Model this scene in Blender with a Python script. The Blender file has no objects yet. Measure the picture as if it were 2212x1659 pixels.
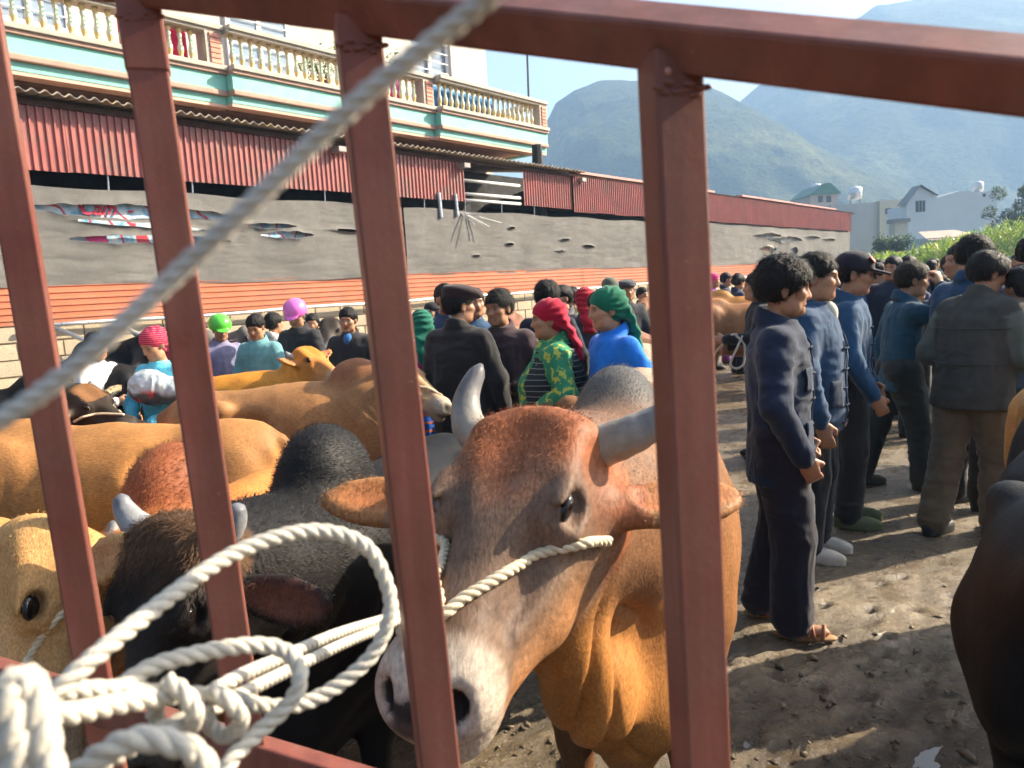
import bpy, math, random
import numpy as np
from mathutils import Vector, Matrix
R_ = math.radians
rng = np.random.default_rng(7)
random.seed(7)
SC = bpy.context.scene
COL = SC.collection
# ---------------------------------------------------------------- camera
F_PX, CX, CY, CAM_H = 1662.0, 1106.0, 829.5, 1.62
PITCH, ROLL = R_(7.2), R_(3.4)
_fw = np.array([0, math.cos(PITCH), -math.sin(PITCH)])
_u0 = np.array([0, math.sin(PITCH), math.cos(PITCH)])
_r0 = np.array([1.0, 0, 0])
C_R = math.cos(ROLL) * _r0 - math.sin(ROLL) * _u0
C_U = math.sin(ROLL) * _r0 + math.cos(ROLL) * _u0
cam_d = bpy.data.cameras.new('camera')
cam = bpy.data.objects.new('camera', cam_d)
COL.objects.link(cam)
cam.matrix_world = Matrix(((C_R[0], C_U[0], -_fw[0], 0), (C_R[1], C_U[1], -_fw[1], 0),
                           (C_R[2], C_U[2], -_fw[2], CAM_H), (0, 0, 0, 1)))
cam_d.sensor_width = 36.0
cam_d.lens = F_PX / 2212 * 36.0
cam_d.clip_start = 0.02
cam_d.clip_end = 6000
cam_d.dof.use_dof = True
cam_d.dof.focus_distance = 2.6
cam_d.dof.aperture_fstop = 8.0
SC.camera = cam
# ---------------------------------------------------------------- world, sun, exposure
SUN_AZ = R_(17.5)      # horizontal direction TO the sun, from +X towards +Y
SUN_EL = R_(31)
wd = bpy.data.worlds.new('World')
SC.world = wd
wd.use_nodes = True
nt = wd.node_tree
sky = nt.nodes.new('ShaderNodeTexSky')
sky.sky_type = 'NISHITA'
sky.sun_disc = False
sky.sun_elevation = SUN_EL
sky.sun_rotation = R_(90) - SUN_AZ
sky.air_density = 1.0
sky.dust_density = 6.0
sky.ozone_density = 1.5
bg = nt.nodes['Background']
bg.inputs['Strength'].default_value = 0.068
nt.links.new(sky.outputs[0], bg.inputs['Color'])
sun_d = bpy.data.lights.new('sun', 'SUN')
sun_d.energy = 5.0
sun_d.angle = R_(0.5)
sun_d.color = (1.0, 0.86, 0.66)
sun = bpy.data.objects.new('sun', sun_d)
COL.objects.link(sun)
_sd = Vector((math.cos(SUN_AZ) * math.cos(SUN_EL), math.sin(SUN_AZ) * math.cos(SUN_EL), math.sin(SUN_EL)))
sun.rotation_euler = _sd.to_track_quat('Z', 'Y').to_euler()
sun.location = (30, 10, 40)
SC.view_settings.view_transform = 'Standard'
SC.view_settings.look = 'None'
SC.view_settings.exposure = 2.0
SC.view_settings.gamma = 1.0
SC.view_settings.use_curve_mapping = False
SC.cycles.max_bounces = 5
SC.cycles.adaptive_threshold = .03
SC.cycles.volume_bounces = 1
SC.cycles.caustics_reflective = False
SC.cycles.caustics_refractive = False

def ray(px, py):
    return _fw + C_R * (px - CX) / F_PX - C_U * (py - CY) / F_PX
def at(px, py, Y):
    """world point seen at a place of the photograph (2212 px wide), Y metres in front of the camera"""
    d = ray(px, py)
    return np.array([0, 0, CAM_H]) + d * (Y / d[1])
def gnd(px, py, z=0.0):
    d = ray(px, py)
    return np.array([0, 0, CAM_H]) + d * ((z - CAM_H) / d[2])

# ---------------------------------------------------------------- objects and tags
def tag(o, label=None, cat=None, group=None, kind=None):
    if label: o['label'] = label
    if cat: o['category'] = cat
    if group: o['group'] = group
    if kind: o['kind'] = kind
    return o
def empty(name, loc=(0, 0, 0), rz=0.0, scale=1.0):
    o = bpy.data.objects.new(name, None)
    o.location = loc
    o.rotation_euler = (0, 0, rz)
    o.scale = (scale,) * 3
    COL.objects.link(o)
    return o
def link(name, me, mat=None, parent=None, color=None, loc=None):
    o = bpy.data.objects.new(name, me)
    COL.objects.link(o)
    if mat is not None and len(me.materials) == 0:
        me.materials.append(mat)
    if parent is not None: o.parent = parent
    if color is not None: o.color = (*color[:3], 1.0)
    if loc is not None: o.location = loc
    return o
def mesh_np(name, V, Q, col=None, smooth=True, T=None):
    """mesh from numpy vertices, quads Q (n,4) and/or triangles T (n,3)"""
    me = bpy.data.meshes.new(name)
    V = np.asarray(V, np.float32)
    Q = np.zeros((0, 4), np.int32) if Q is None else np.asarray(Q, np.int32).reshape(-1, 4)
    T = np.zeros((0, 3), np.int32) if T is None else np.asarray(T, np.int32).reshape(-1, 3)
    me.vertices.add(len(V))
    me.vertices.foreach_set('co', V.ravel())
    nl = Q.size + T.size
    me.loops.add(nl)
    me.loops.foreach_set('vertex_index', np.concatenate([Q.ravel(), T.ravel()]).astype(np.int32))
    n = len(Q) + len(T)
    me.polygons.add(n)
    st = np.concatenate([np.arange(len(Q)) * 4, len(Q) * 4 + np.arange(len(T)) * 3]).astype(np.int32)
    me.polygons.foreach_set('loop_start', st)
    me.polygons.foreach_set('use_smooth', np.full(n, smooth, bool))
    me.update(calc_edges=True)
    me.validate()
    if col is not None:
        a = me.color_attributes.new('Col', 'FLOAT_COLOR', 'POINT')
        c4 = np.ones((len(V), 4), np.float32)
        c4[:, :3] = col
        a.data.foreach_set('color', c4.ravel())
    return me
class MB:
    """collects boxes, prisms and tubes into one mesh"""
    def __init__(s): s.v, s.f = [], []
    def add(s, vs, fs):
        b = len(s.v)
        s.v += [tuple(map(float, p)) for p in vs]
        s.f += [tuple(b + i for i in q) for q in fs]
        return s
    def box(s, lo, hi, ax=None, o=None):
        (x0, y0, z0), (x1, y1, z1) = lo, hi
        p = [(x0, y0, z0), (x1, y0, z0), (x1, y1, z0), (x0, y1, z0), (x0, y0, z1), (x1, y0, z1), (x1, y1, z1), (x0, y1, z1)]
        if ax is not None:
            A = np.array(ax); o = np.zeros(3) if o is None else np.array(o)
            p = [o + A[0] * q[0] + A[1] * q[1] + A[2] * q[2] for q in p]
        return s.add(p, [(0, 3, 2, 1), (4, 5, 6, 7), (0, 1, 5, 4), (1, 2, 6, 5), (2, 3, 7, 6), (3, 0, 4, 7)])
    def tube(s, pts, r, n=8, cap=True):
        pts = [np.array(p, float) for p in pts]
        rr = r if hasattr(r, '__len__') else [r] * len(pts)
        b = len(s.v); N = None
        for i, p in enumerate(pts):
            t = pts[min(i + 1, len(pts) - 1)] - pts[max(i - 1, 0)]
            t /= np.linalg.norm(t) + 1e-12
            if N is None:
                N = np.cross(t, [0, 0, 1.0] if abs(t[2]) < .9 else [1.0, 0, 0])
            N = N - t * (N @ t); N /= np.linalg.norm(N); B = np.cross(t, N)
            for k in range(n):
                a = 2 * math.pi * k / n
                s.v.append(tuple(p + rr[i] * (N * math.cos(a) + B * math.sin(a))))
        for i in range(len(pts) - 1):
            for k in range(n):
                k2 = (k + 1) % n
                s.f.append((b + i * n + k, b + i * n + k2, b + (i + 1) * n + k2, b + (i + 1) * n + k))
        if cap:
            s.f.append(tuple(b + k for k in range(n))[::-1])
            s.f.append(tuple(b + (len(pts) - 1) * n + k for k in range(n)))
        return s
    def lathe(s, prof, n=12, o=(0, 0, 0)):
        b = len(s.v)
        for r, z in prof:
            for k in range(n):
                a = 2 * math.pi * k / n
                s.v.append((o[0] + r * math.cos(a), o[1] + r * math.sin(a), o[2] + z))
        for i in range(len(prof) - 1):
            for k in range(n):
                k2 = (k + 1) % n
                s.f.append((b + i * n + k, b + i * n + k2, b + (i + 1) * n + k2, b + (i + 1) * n + k))
        s.f.append(tuple(b + k for k in range(n))[::-1])
        s.f.append(tuple(b + (len(prof) - 1) * n + k for k in range(n)))
        return s
    def mesh(s, name, smooth=False, xf=None):
        me = bpy.data.meshes.new(name)
        v = s.v if xf is None else [tuple(xf(*p)) for p in s.v]
        me.from_pydata(v, [], s.f)
        if smooth:
            me.polygons.foreach_set('use_smooth', [True] * len(me.polygons))
        me.update()
        return me
    def build(s, name, mat, parent=None, smooth=False, xf=None, bevel=0.0, color=None):
        o = link(name, s.mesh(name, smooth, xf), mat, parent, color)
        if bevel:
            m = o.modifiers.new('bevel', 'BEVEL'); m.width = bevel; m.segments = 2; m.limit_method = 'ANGLE'
        return o

# ---------------------------------------------------------------- numpy noise
def _h(ix, iy, iz, seed):
    with np.errstate(over='ignore'):
        n = (ix.astype(np.uint32) * np.uint32(374761393) + iy.astype(np.uint32) * np.uint32(668265263)
             + iz.astype(np.uint32) * np.uint32(2246822519) + np.uint32(seed * 3266489917 & 0xffffffff))
        n = (n ^ (n >> np.uint32(13))) * np.uint32(1274126177)
        n = n ^ (n >> np.uint32(16))
    return n.astype(np.float32) / np.float32(4294967295.0)
def vnoise(P, seed=0):
    """value noise, -1..1"""
    P = np.asarray(P, np.float32)
    I = np.floor(P); f = P - I
    I = I.astype(np.int64); u = f * f * (3 - 2 * f)
    out = 0
    for dx in (0, 1):
        wx = u[:, 0] if dx else 1 - u[:, 0]
        for dy in (0, 1):
            wy = u[:, 1] if dy else 1 - u[:, 1]
            for dz in (0, 1):
                wz = u[:, 2] if dz else 1 - u[:, 2]
                out = out + wx * wy * wz * _h(I[:, 0] + dx, I[:, 1] + dy, I[:, 2] + dz, seed)
    return out * 2 - 1
def fbm(P, oct=4, seed=0, gain=.5):
    P = np.asarray(P, np.float32)
    s, a, t = 0, 1.0, 0
    for i in range(oct):
        s = s + a * vnoise(P * (2.03 ** i) + 13.7 * i, seed + i); t += a; a *= gain
    return s / t
def sstep(a, b, x):
    t = np.clip((x - a) / (b - a), 0, 1)
    return t * t * (3 - 2 * t)
# ---------------------------------------------------------------- materials
_MC = {}
def new_mat(name):
    m = bpy.data.materials.new(name); m.use_nodes = True
    n = m.node_tree; b = n.nodes['Principled BSDF']
    return m, n, b
def nd(n, t, **kw):
    x = n.nodes.new(t)
    for k, v in kw.items():
        if k.startswith('i_'): x.inputs[k[2:].replace('_', ' ')].default_value = v
        else: setattr(x, k, v)
    return x
def noise(n, scale, detail=4, rough=.6, vec=None):
    x = nd(n, 'ShaderNodeTexNoise', i_Scale=scale, i_Detail=detail, i_Roughness=rough)
    if vec is not None: n.links.new(vec, x.inputs['Vector'])
    return x.outputs['Fac']
def ramp(n, fac, stops):
    x = nd(n, 'ShaderNodeValToRGB')
    e = x.color_ramp.elements
    while len(e) < len(stops): e.new(.5)
    for k, (p, c) in enumerate(stops):
        e[k].position = p; e[k].color = (*c[:3], 1) if hasattr(c, '__len__') else (c, c, c, 1)
    n.links.new(fac, x.inputs[0])
    return x.outputs[0]
def mix(n, fac, a, b, bt='MIX'):
    x = nd(n, 'ShaderNodeMix', data_type='RGBA', blend_type=bt)
    for s, v in ((0, fac), (6, a), (7, b)):
        if hasattr(v, 'is_output') or isinstance(v, bpy.types.NodeSocket): n.links.new(v, x.inputs[s])
        else: x.inputs[s].default_value = v if s == 0 else (*v[:3], 1)
    return x.outputs[2]
def coords(n, kind='Object', scale=None, rot=None):
    tc = nd(n, 'ShaderNodeTexCoord').outputs[kind]
    if scale is None and rot is None: return tc
    mp = nd(n, 'ShaderNodeMapping')
    if scale is not None: mp.inputs['Scale'].default_value = scale
    if rot is not None: mp.inputs['Rotation'].default_value = rot
    n.links.new(tc, mp.inputs[0])
    return mp.outputs[0]
def bump(n, b, h, strength=.3, dist=.01):
    x = nd(n, 'ShaderNodeBump', i_Strength=strength, i_Distance=dist)
    n.links.new(h, x.inputs['Height'])
    n.links.new(x.outputs[0], b.inputs['Normal'])
def M(name, col=(.5, .5, .5), rough=.6, var=.2, nscale=6., bscale=60., bstr=.15, bdist=.004, metal=0., spec=.35,
      src='flat', dirt=None, dscale=3., stretch=None, sheen=0., rvar=.12):
    """general worn surface: base colour (flat, object colour or vertex colour) broken up by noise, optional dirt patches"""
    if name in _MC: return _MC[name]
    m, n, b = new_mat(name)
    v = coords(n, 'Object', stretch)
    if src == 'obj': base = nd(n, 'ShaderNodeObjectInfo').outputs['Color']
    elif src == 'attr': base = nd(n, 'ShaderNodeVertexColor', layer_name='Col').outputs[0]
    else: base = nd(n, 'ShaderNodeRGB').outputs[0]; base.default_value = (*col, 1)
    f = noise(n, nscale, 5, .6, v)
    g = ramp(n, f, [(.25, 1 - var), (.75, 1 + var)])
    c = mix(n, 1.0, base, g, 'MULTIPLY')
    if dirt is not None:
        df = ramp(n, noise(n, dscale, 6, .65, coords(n, 'Object')), [(.5, 0.), (.68, 1.)])
        c = mix(n, df, c, dirt)
    n.links.new(c, b.inputs['Base Color'])
    b.inputs['Roughness'].default_value = rough
    rr = ramp(n, noise(n, nscale * 2.3, 3, .5, v), [(.3, max(.02, rough - rvar)), (.7, min(1, rough + rvar))])
    n.links.new(rr, b.inputs['Roughness'])
    b.inputs['Metallic'].default_value = metal
    b.inputs['Specular IOR Level'].default_value = spec
    if sheen:
        b.inputs['Sheen Weight'].default_value = sheen
        b.inputs['Sheen Roughness'].default_value = .5
    if bstr: bump(n, b, noise(n, bscale, 4, .6, v), bstr, bdist)
    _MC[name] = m
    return m
def cloth_mat():
    if 'cloth' in _MC: return _MC['cloth']
    m, n, b = new_mat('cloth')
    base = nd(n, 'ShaderNodeObjectInfo').outputs['Color']
    v = coords(n, 'Object')
    g = ramp(n, noise(n, 9, 6, .65, v), [(.25, .72), (.75, 1.25)])
    c = mix(n, 1.0, base, g, 'MULTIPLY')
    n.links.new(c, b.inputs['Base Color'])
    b.inputs['Roughness'].default_value = .85
    b.inputs['Specular IOR Level'].default_value = .2
    b.inputs['Sheen Weight'].default_value = .15
    cr = noise(n, 26, 3, .55, coords(n, 'Object', (1, 1, .45)))
    wv = noise(n, 420, 2, .5, v)
    s = nd(n, 'ShaderNodeMath', operation='MULTIPLY_ADD'); s.inputs[1].default_value = .12
    n.links.new(wv, s.inputs[0]); n.links.new(cr, s.inputs[2])
    bump(n, b, s.outputs[0], .35, .010)
    _MC['cloth'] = m
    return m
def fur_mat():
    if 'fur' in _MC: return _MC['fur']
    m, n, b = new_mat('fur')
    base = nd(n, 'ShaderNodeVertexColor', layer_name='Col').outputs[0]
    v = coords(n, 'Object')
    streak = noise(n, 190, 3, .6, coords(n, 'Object', (.25, 1, .6)))
    g = ramp(n, streak, [(.25, .62), (.75, 1.3)])
    c = mix(n, 1.0, base, g, 'MULTIPLY')
    big = ramp(n, noise(n, 5, 5, .6, v), [(.3, .8), (.7, 1.15)])
    c = mix(n, 1.0, c, big, 'MULTIPLY')
    n.links.new(c, b.inputs['Base Color'])
    b.inputs['Roughness'].default_value = .55
    b.inputs['Specular IOR Level'].default_value = .14
    bump(n, b, streak, .35, .004)
    _MC['fur'] = m
    return m
def skin_mat():
    if 'skin' in _MC: return _MC['skin']
    m, n, b = new_mat('skin')
    base = nd(n, 'ShaderNodeVertexColor', layer_name='Col').outputs[0]
    g = ramp(n, noise(n, 45, 4, .6, coords(n)), [(.25, .85), (.75, 1.12)])
    n.links.new(mix(n, 1.0, base, g, 'MULTIPLY'), b.inputs['Base Color'])
    b.inputs['Roughness'].default_value = .48
    b.inputs['Specular IOR Level'].default_value = .35
    b.inputs['Subsurface Weight'].default_value = .08
    b.inputs['Subsurface Radius'].default_value = (.012, .005, .003)
    bump(n, b, noise(n, 160, 3, .6, coords(n)), .2, .003)
    _MC['skin'] = m
    return m
def hair_mat():
    if 'hair' in _MC: return _MC['hair']
    m, n, b = new_mat('hair')
    base = nd(n, 'ShaderNodeObjectInfo').outputs['Color']
    st = noise(n, 120, 3, .6, coords(n, 'Object', (1, 1, .15)))
    n.links.new(mix(n, 1.0, base, ramp(n, st, [(.3, .5), (.75, 1.6)]), 'MULTIPLY'), b.inputs['Base Color'])
    b.inputs['Roughness'].default_value = .5
    b.inputs['Specular IOR Level'].default_value = .18
    bump(n, b, st, .9, .012)
    _MC['hair'] = m
    return m
# ---------------------------------------------------------------- organic surfaces: smooth-blended distance fields, meshed by surface nets
class Field:
    def __init__(s, xs, ys, zs):
        s.ax = [np.asarray(a, np.float32) for a in (xs, ys, zs)]
        sh = tuple(len(a) for a in s.ax)
        s.F = np.full(sh, 1e3, np.float32)
        s.C = np.zeros(sh + (3,), np.float32)
    def _sl(s, lo, hi):
        sl = []
        for a, l, h in zip(s.ax, lo, hi):
            i = max(0, int(np.searchsorted(a, l)) - 1); j = min(len(a), int(np.searchsorted(a, h)) + 1)
            if j <= i: return None
            sl.append(slice(i, j))
        return tuple(sl)
    def op(s, prim, k=.02, col=None, mode='add', soft=.01):
        fn, lo, hi = prim
        m = k + .045 if mode != 'paint' else soft
        sl = s._sl(np.asarray(lo) - m, np.asarray(hi) + m)
        if sl is None: return s
        X = s.ax[0][sl[0]][:, None, None]; Y = s.ax[1][sl[1]][None, :, None]; Z = s.ax[2][sl[2]][None, None, :]
        d = fn(X, Y, Z); f = s.F[sl]
        if mode == 'add':
            h = np.clip(.5 + .5 * (f - d) / k, 0, 1)
            s.F[sl] = f * (1 - h) + d * h - k * h * (1 - h)
        elif mode == 'sub':
            h = np.clip(.5 - .5 * (f + d) / k, 0, 1)
            s.F[sl] = f * (1 - h) - d * h + k * h * (1 - h)
        else:
            h = np.clip(.5 - d / soft, 0, 1)
        if col is not None:
            c = s.C[sl]; h = h[..., None]
            s.C[sl] = c * (1 - h) + np.asarray(col, np.float32) * h
        return s
    def cut(s, fn):
        """keep only where fn(X,Y,Z) < 0"""
        X = s.ax[0][:, None, None]; Y = s.ax[1][None, :, None]; Z = s.ax[2][None, None, :]
        s.F = np.maximum(s.F, fn(X, Y, Z)).astype(np.float32)
        return s
    def mesh(s):
        F = s.F; S = F < 0
        n = [d - 1 for d in F.shape]
        cnt = np.zeros(n, np.int8)
        for a in (0, 1):
            for b in (0, 1):
                for c in (0, 1):
                    cnt += S[a:a + n[0], b:b + n[1], c:c + n[2]]
        act = (cnt > 0) & (cnt < 8)
        idx = np.argwhere(act)
        acc = np.zeros((len(idx), 3), np.float32); num = np.zeros(len(idx), np.float32)
        cor = [(a, b, c) for a in (0, 1) for b in (0, 1) for c in (0, 1)]
        val = {c: F[idx[:, 0] + c[0], idx[:, 1] + c[1], idx[:, 2] + c[2]] for c in cor}
        for c in cor:
            for x in range(3):
                if c[x]: continue
                e = list(c); e[x] = 1; e = tuple(e)
                fa, fb = val[c], val[e]
                mk = (fa < 0) != (fb < 0)
                t = np.where(mk, fa / np.where(mk, fa - fb, 1), 0)
                p = np.tile(np.array(c, np.float32), (len(idx), 1)); p[:, x] += t
                acc += p * mk[:, None]; num += mk
        loc = acc / np.maximum(num, 1)[:, None]
        g = idx + loc
        V = np.stack([np.interp(g[:, i], np.arange(len(s.ax[i])), s.ax[i]) for i in range(3)], 1)
        wsum = 0
        for c in cor:
            w = np.prod([loc[:, i] if c[i] else 1 - loc[:, i] for i in range(3)], 0)[:, None]
            wsum = wsum + w * s.C[idx[:, 0] + c[0], idx[:, 1] + c[1], idx[:, 2] + c[2]]
        vid = np.full(n, -1, np.int32); vid[act] = np.arange(len(idx))
        Q = []
        for x in range(3):
            a, b = (x + 1) % 3, (x + 2) % 3
            s0 = [slice(None)] * 3; s1 = [slice(None)] * 3
            s0[x] = slice(0, -1); s1[x] = slice(1, None)
            for y in (a, b): s0[y] = s1[y] = slice(1, -1)
            A, B = S[tuple(s0)], S[tuple(s1)]
            e = np.argwhere(A != B)
            if not len(e): continue
            flip = A[e[:, 0], e[:, 1], e[:, 2]]
            e = e.copy(); e[:, a] += 1; e[:, b] += 1
            def at_(da, db):
                q = e.copy(); q[:, a] += da; q[:, b] += db
                return vid[q[:, 0], q[:, 1], q[:, 2]]
            q = np.stack([at_(-1, -1), at_(0, -1), at_(0, 0), at_(-1, 0)], 1)
            q[~flip] = q[~flip][:, ::-1]
            Q.append(q)
        Q = np.concatenate(Q) if Q else np.zeros((0, 4), np.int32)
        Q = Q[(Q >= 0).all(1)]
        return V.astype(np.float32), Q, wsum
def normals(V, Q):
    a = V[Q[:, 2]] - V[Q[:, 0]]; b = V[Q[:, 3]] - V[Q[:, 1]]
    fn = np.cross(a, b)
    N = np.zeros_like(V)
    for k in range(4):
        for c in range(3):
            N[:, c] += np.bincount(Q[:, k], fn[:, c], len(V)).astype(np.float32)
    return N / (np.linalg.norm(N, axis=1, keepdims=True) + 1e-12)
def relax(V, Q, it=1, w=.5):
    for _ in range(it):
        S = np.zeros_like(V); n = np.zeros(len(V), np.float32)
        for k in range(4):
            for m in (1, 3):
                j = Q[:, (k + m) % 4]
                for c in range(3):
                    S[:, c] += np.bincount(Q[:, k], V[j, c], len(V)).astype(np.float32)
                n += np.bincount(Q[:, k], None, len(V)).astype(np.float32)
        V = V * (1 - w) + w * S / np.maximum(n, 1)[:, None]
    return V
def ell(c, r, R=None):
    c = np.asarray(c, np.float32); r = np.asarray(r, np.float32) if hasattr(r, '__len__') else np.full(3, r, np.float32)
    if R is None: ex = r
    else:
        R = np.asarray(R, np.float32)            # columns: local axes
        ex = np.sqrt(((R * r) ** 2).sum(1))
    def fn(X, Y, Z):
        x, y, z = X - c[0], Y - c[1], Z - c[2]
        if R is not None:
            x, y, z = (R[0, 0] * x + R[1, 0] * y + R[2, 0] * z, R[0, 1] * x + R[1, 1] * y + R[2, 1] * z, R[0, 2] * x + R[1, 2] * y + R[2, 2] * z)
        x, y, z = x / r[0], y / r[1], z / r[2]
        k0 = np.sqrt(x * x + y * y + z * z) + 1e-6
        k1 = np.sqrt((x / r[0]) ** 2 + (y / r[1]) ** 2 + (z / r[2]) ** 2) + 1e-6
        return k0 * (k0 - 1) / k1
    return fn, c - ex, c + ex
def cone(a, b, ra, rb):
    a = np.asarray(a, np.float32); b = np.asarray(b, np.float32); ab = b - a; L2 = float(ab @ ab) + 1e-9
    def fn(X, Y, Z):
        x, y, z = X - a[0], Y - a[1], Z - a[2]
        t = np.clip((x * ab[0] + y * ab[1] + z * ab[2]) / L2, 0, 1)
        return np.sqrt((x - t * ab[0]) ** 2 + (y - t * ab[1]) ** 2 + (z - t * ab[2]) ** 2) - (ra + (rb - ra) * t)
    r = max(ra, rb)
    return fn, np.minimum(a, b) - r, np.maximum(a, b) + r
def chain(fl, pts, rad, k=.02, col=None):
    for i in range(len(pts) - 1):
        fl.op(cone(pts[i], pts[i + 1], rad[i], rad[i + 1]), k, col)
def loft(zs, A, B, cx=None, cy=None):
    """upright elliptical loft: half width A (y) and half depth B (x) by height"""
    zs = np.asarray(zs, np.float32)
    cx = np.zeros(len(zs)) if cx is None else np.asarray(cx); cy = np.zeros(len(zs)) if cy is None else np.asarray(cy)
    def fn(X, Y, Z):
        a = np.interp(Z, zs, A).astype(np.float32); b = np.interp(Z, zs, B).astype(np.float32)
        ox = np.interp(Z, zs, cx).astype(np.float32); oy = np.interp(Z, zs, cy).astype(np.float32)
        q = np.sqrt(((X - ox) / b) ** 2 + ((Y - oy) / a) ** 2)
        d = (q - 1) * np.minimum(a, b)
        return np.maximum(d, np.maximum(zs[0] - Z, Z - zs[-1]))
    return fn, (min(cx) - max(B), min(cy) - max(A), zs[0]), (max(cx) + max(B), max(cy) + max(A), zs[-1])
def axis_var(lo, hi, flo, fhi, fine, coarse):
    """grid line positions, fine between flo and fhi"""
    p = [lo]
    while p[-1] < hi:
        x = p[-1]
        d = max(flo - x, x - fhi, 0)
        p.append(x + min(coarse, fine + .12 * d))
    return np.array(p)
def rot_zyx(yaw=0, pitch=0, roll=0):
    """columns: forward, left, up; pitch > 0 looks down"""
    return np.array(Matrix.Rotation(yaw, 3, 'Z') @ Matrix.Rotation(pitch, 3, 'Y') @ Matrix.Rotation(roll, 3, 'X'))
def strands(V, N, C, sel, n, length, width, flow, lift=.35, jit=.35, seed=1, dark=.25):
    """short mesh hairs rooted on chosen vertices"""
    g = np.random.default_rng(seed)
    sel = np.asarray(sel, np.float64); i = g.choice(len(V), n, p=sel / sel.sum())
    P = V[i] + g.normal(0, .004, (n, 3)); Nn = N[i]
    D = np.asarray(flow, float) if np.ndim(flow) == 1 else np.asarray(flow)[i]
    D = D + g.normal(0, jit, (n, 3)); D = D - Nn * (D * Nn).sum(1, keepdims=True)
    D /= np.linalg.norm(D, axis=1, keepdims=True) + 1e-9
    L = length * g.uniform(.5, 1.25, (n, 1))
    S = np.cross(D, Nn) * width
    m = P + D * L * .5 + Nn * L * lift; t = P + D * L + Nn * L * lift * .9
    P = P - Nn * .002
    Vs = np.stack([P - S, P + S, m + S * .7, m - S * .7, t], 1).reshape(-1, 3)
    b = np.arange(n)[:, None] * 5
    Q = b + np.array([[0, 1, 2, 3]]); T = b + np.array([[3, 2, 4]])
    c = np.repeat(C[i] * g.uniform(1 - dark, 1 + dark * 1.3, (n, 1)), 5, 0)
    return Vs, Q, T, c
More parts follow.
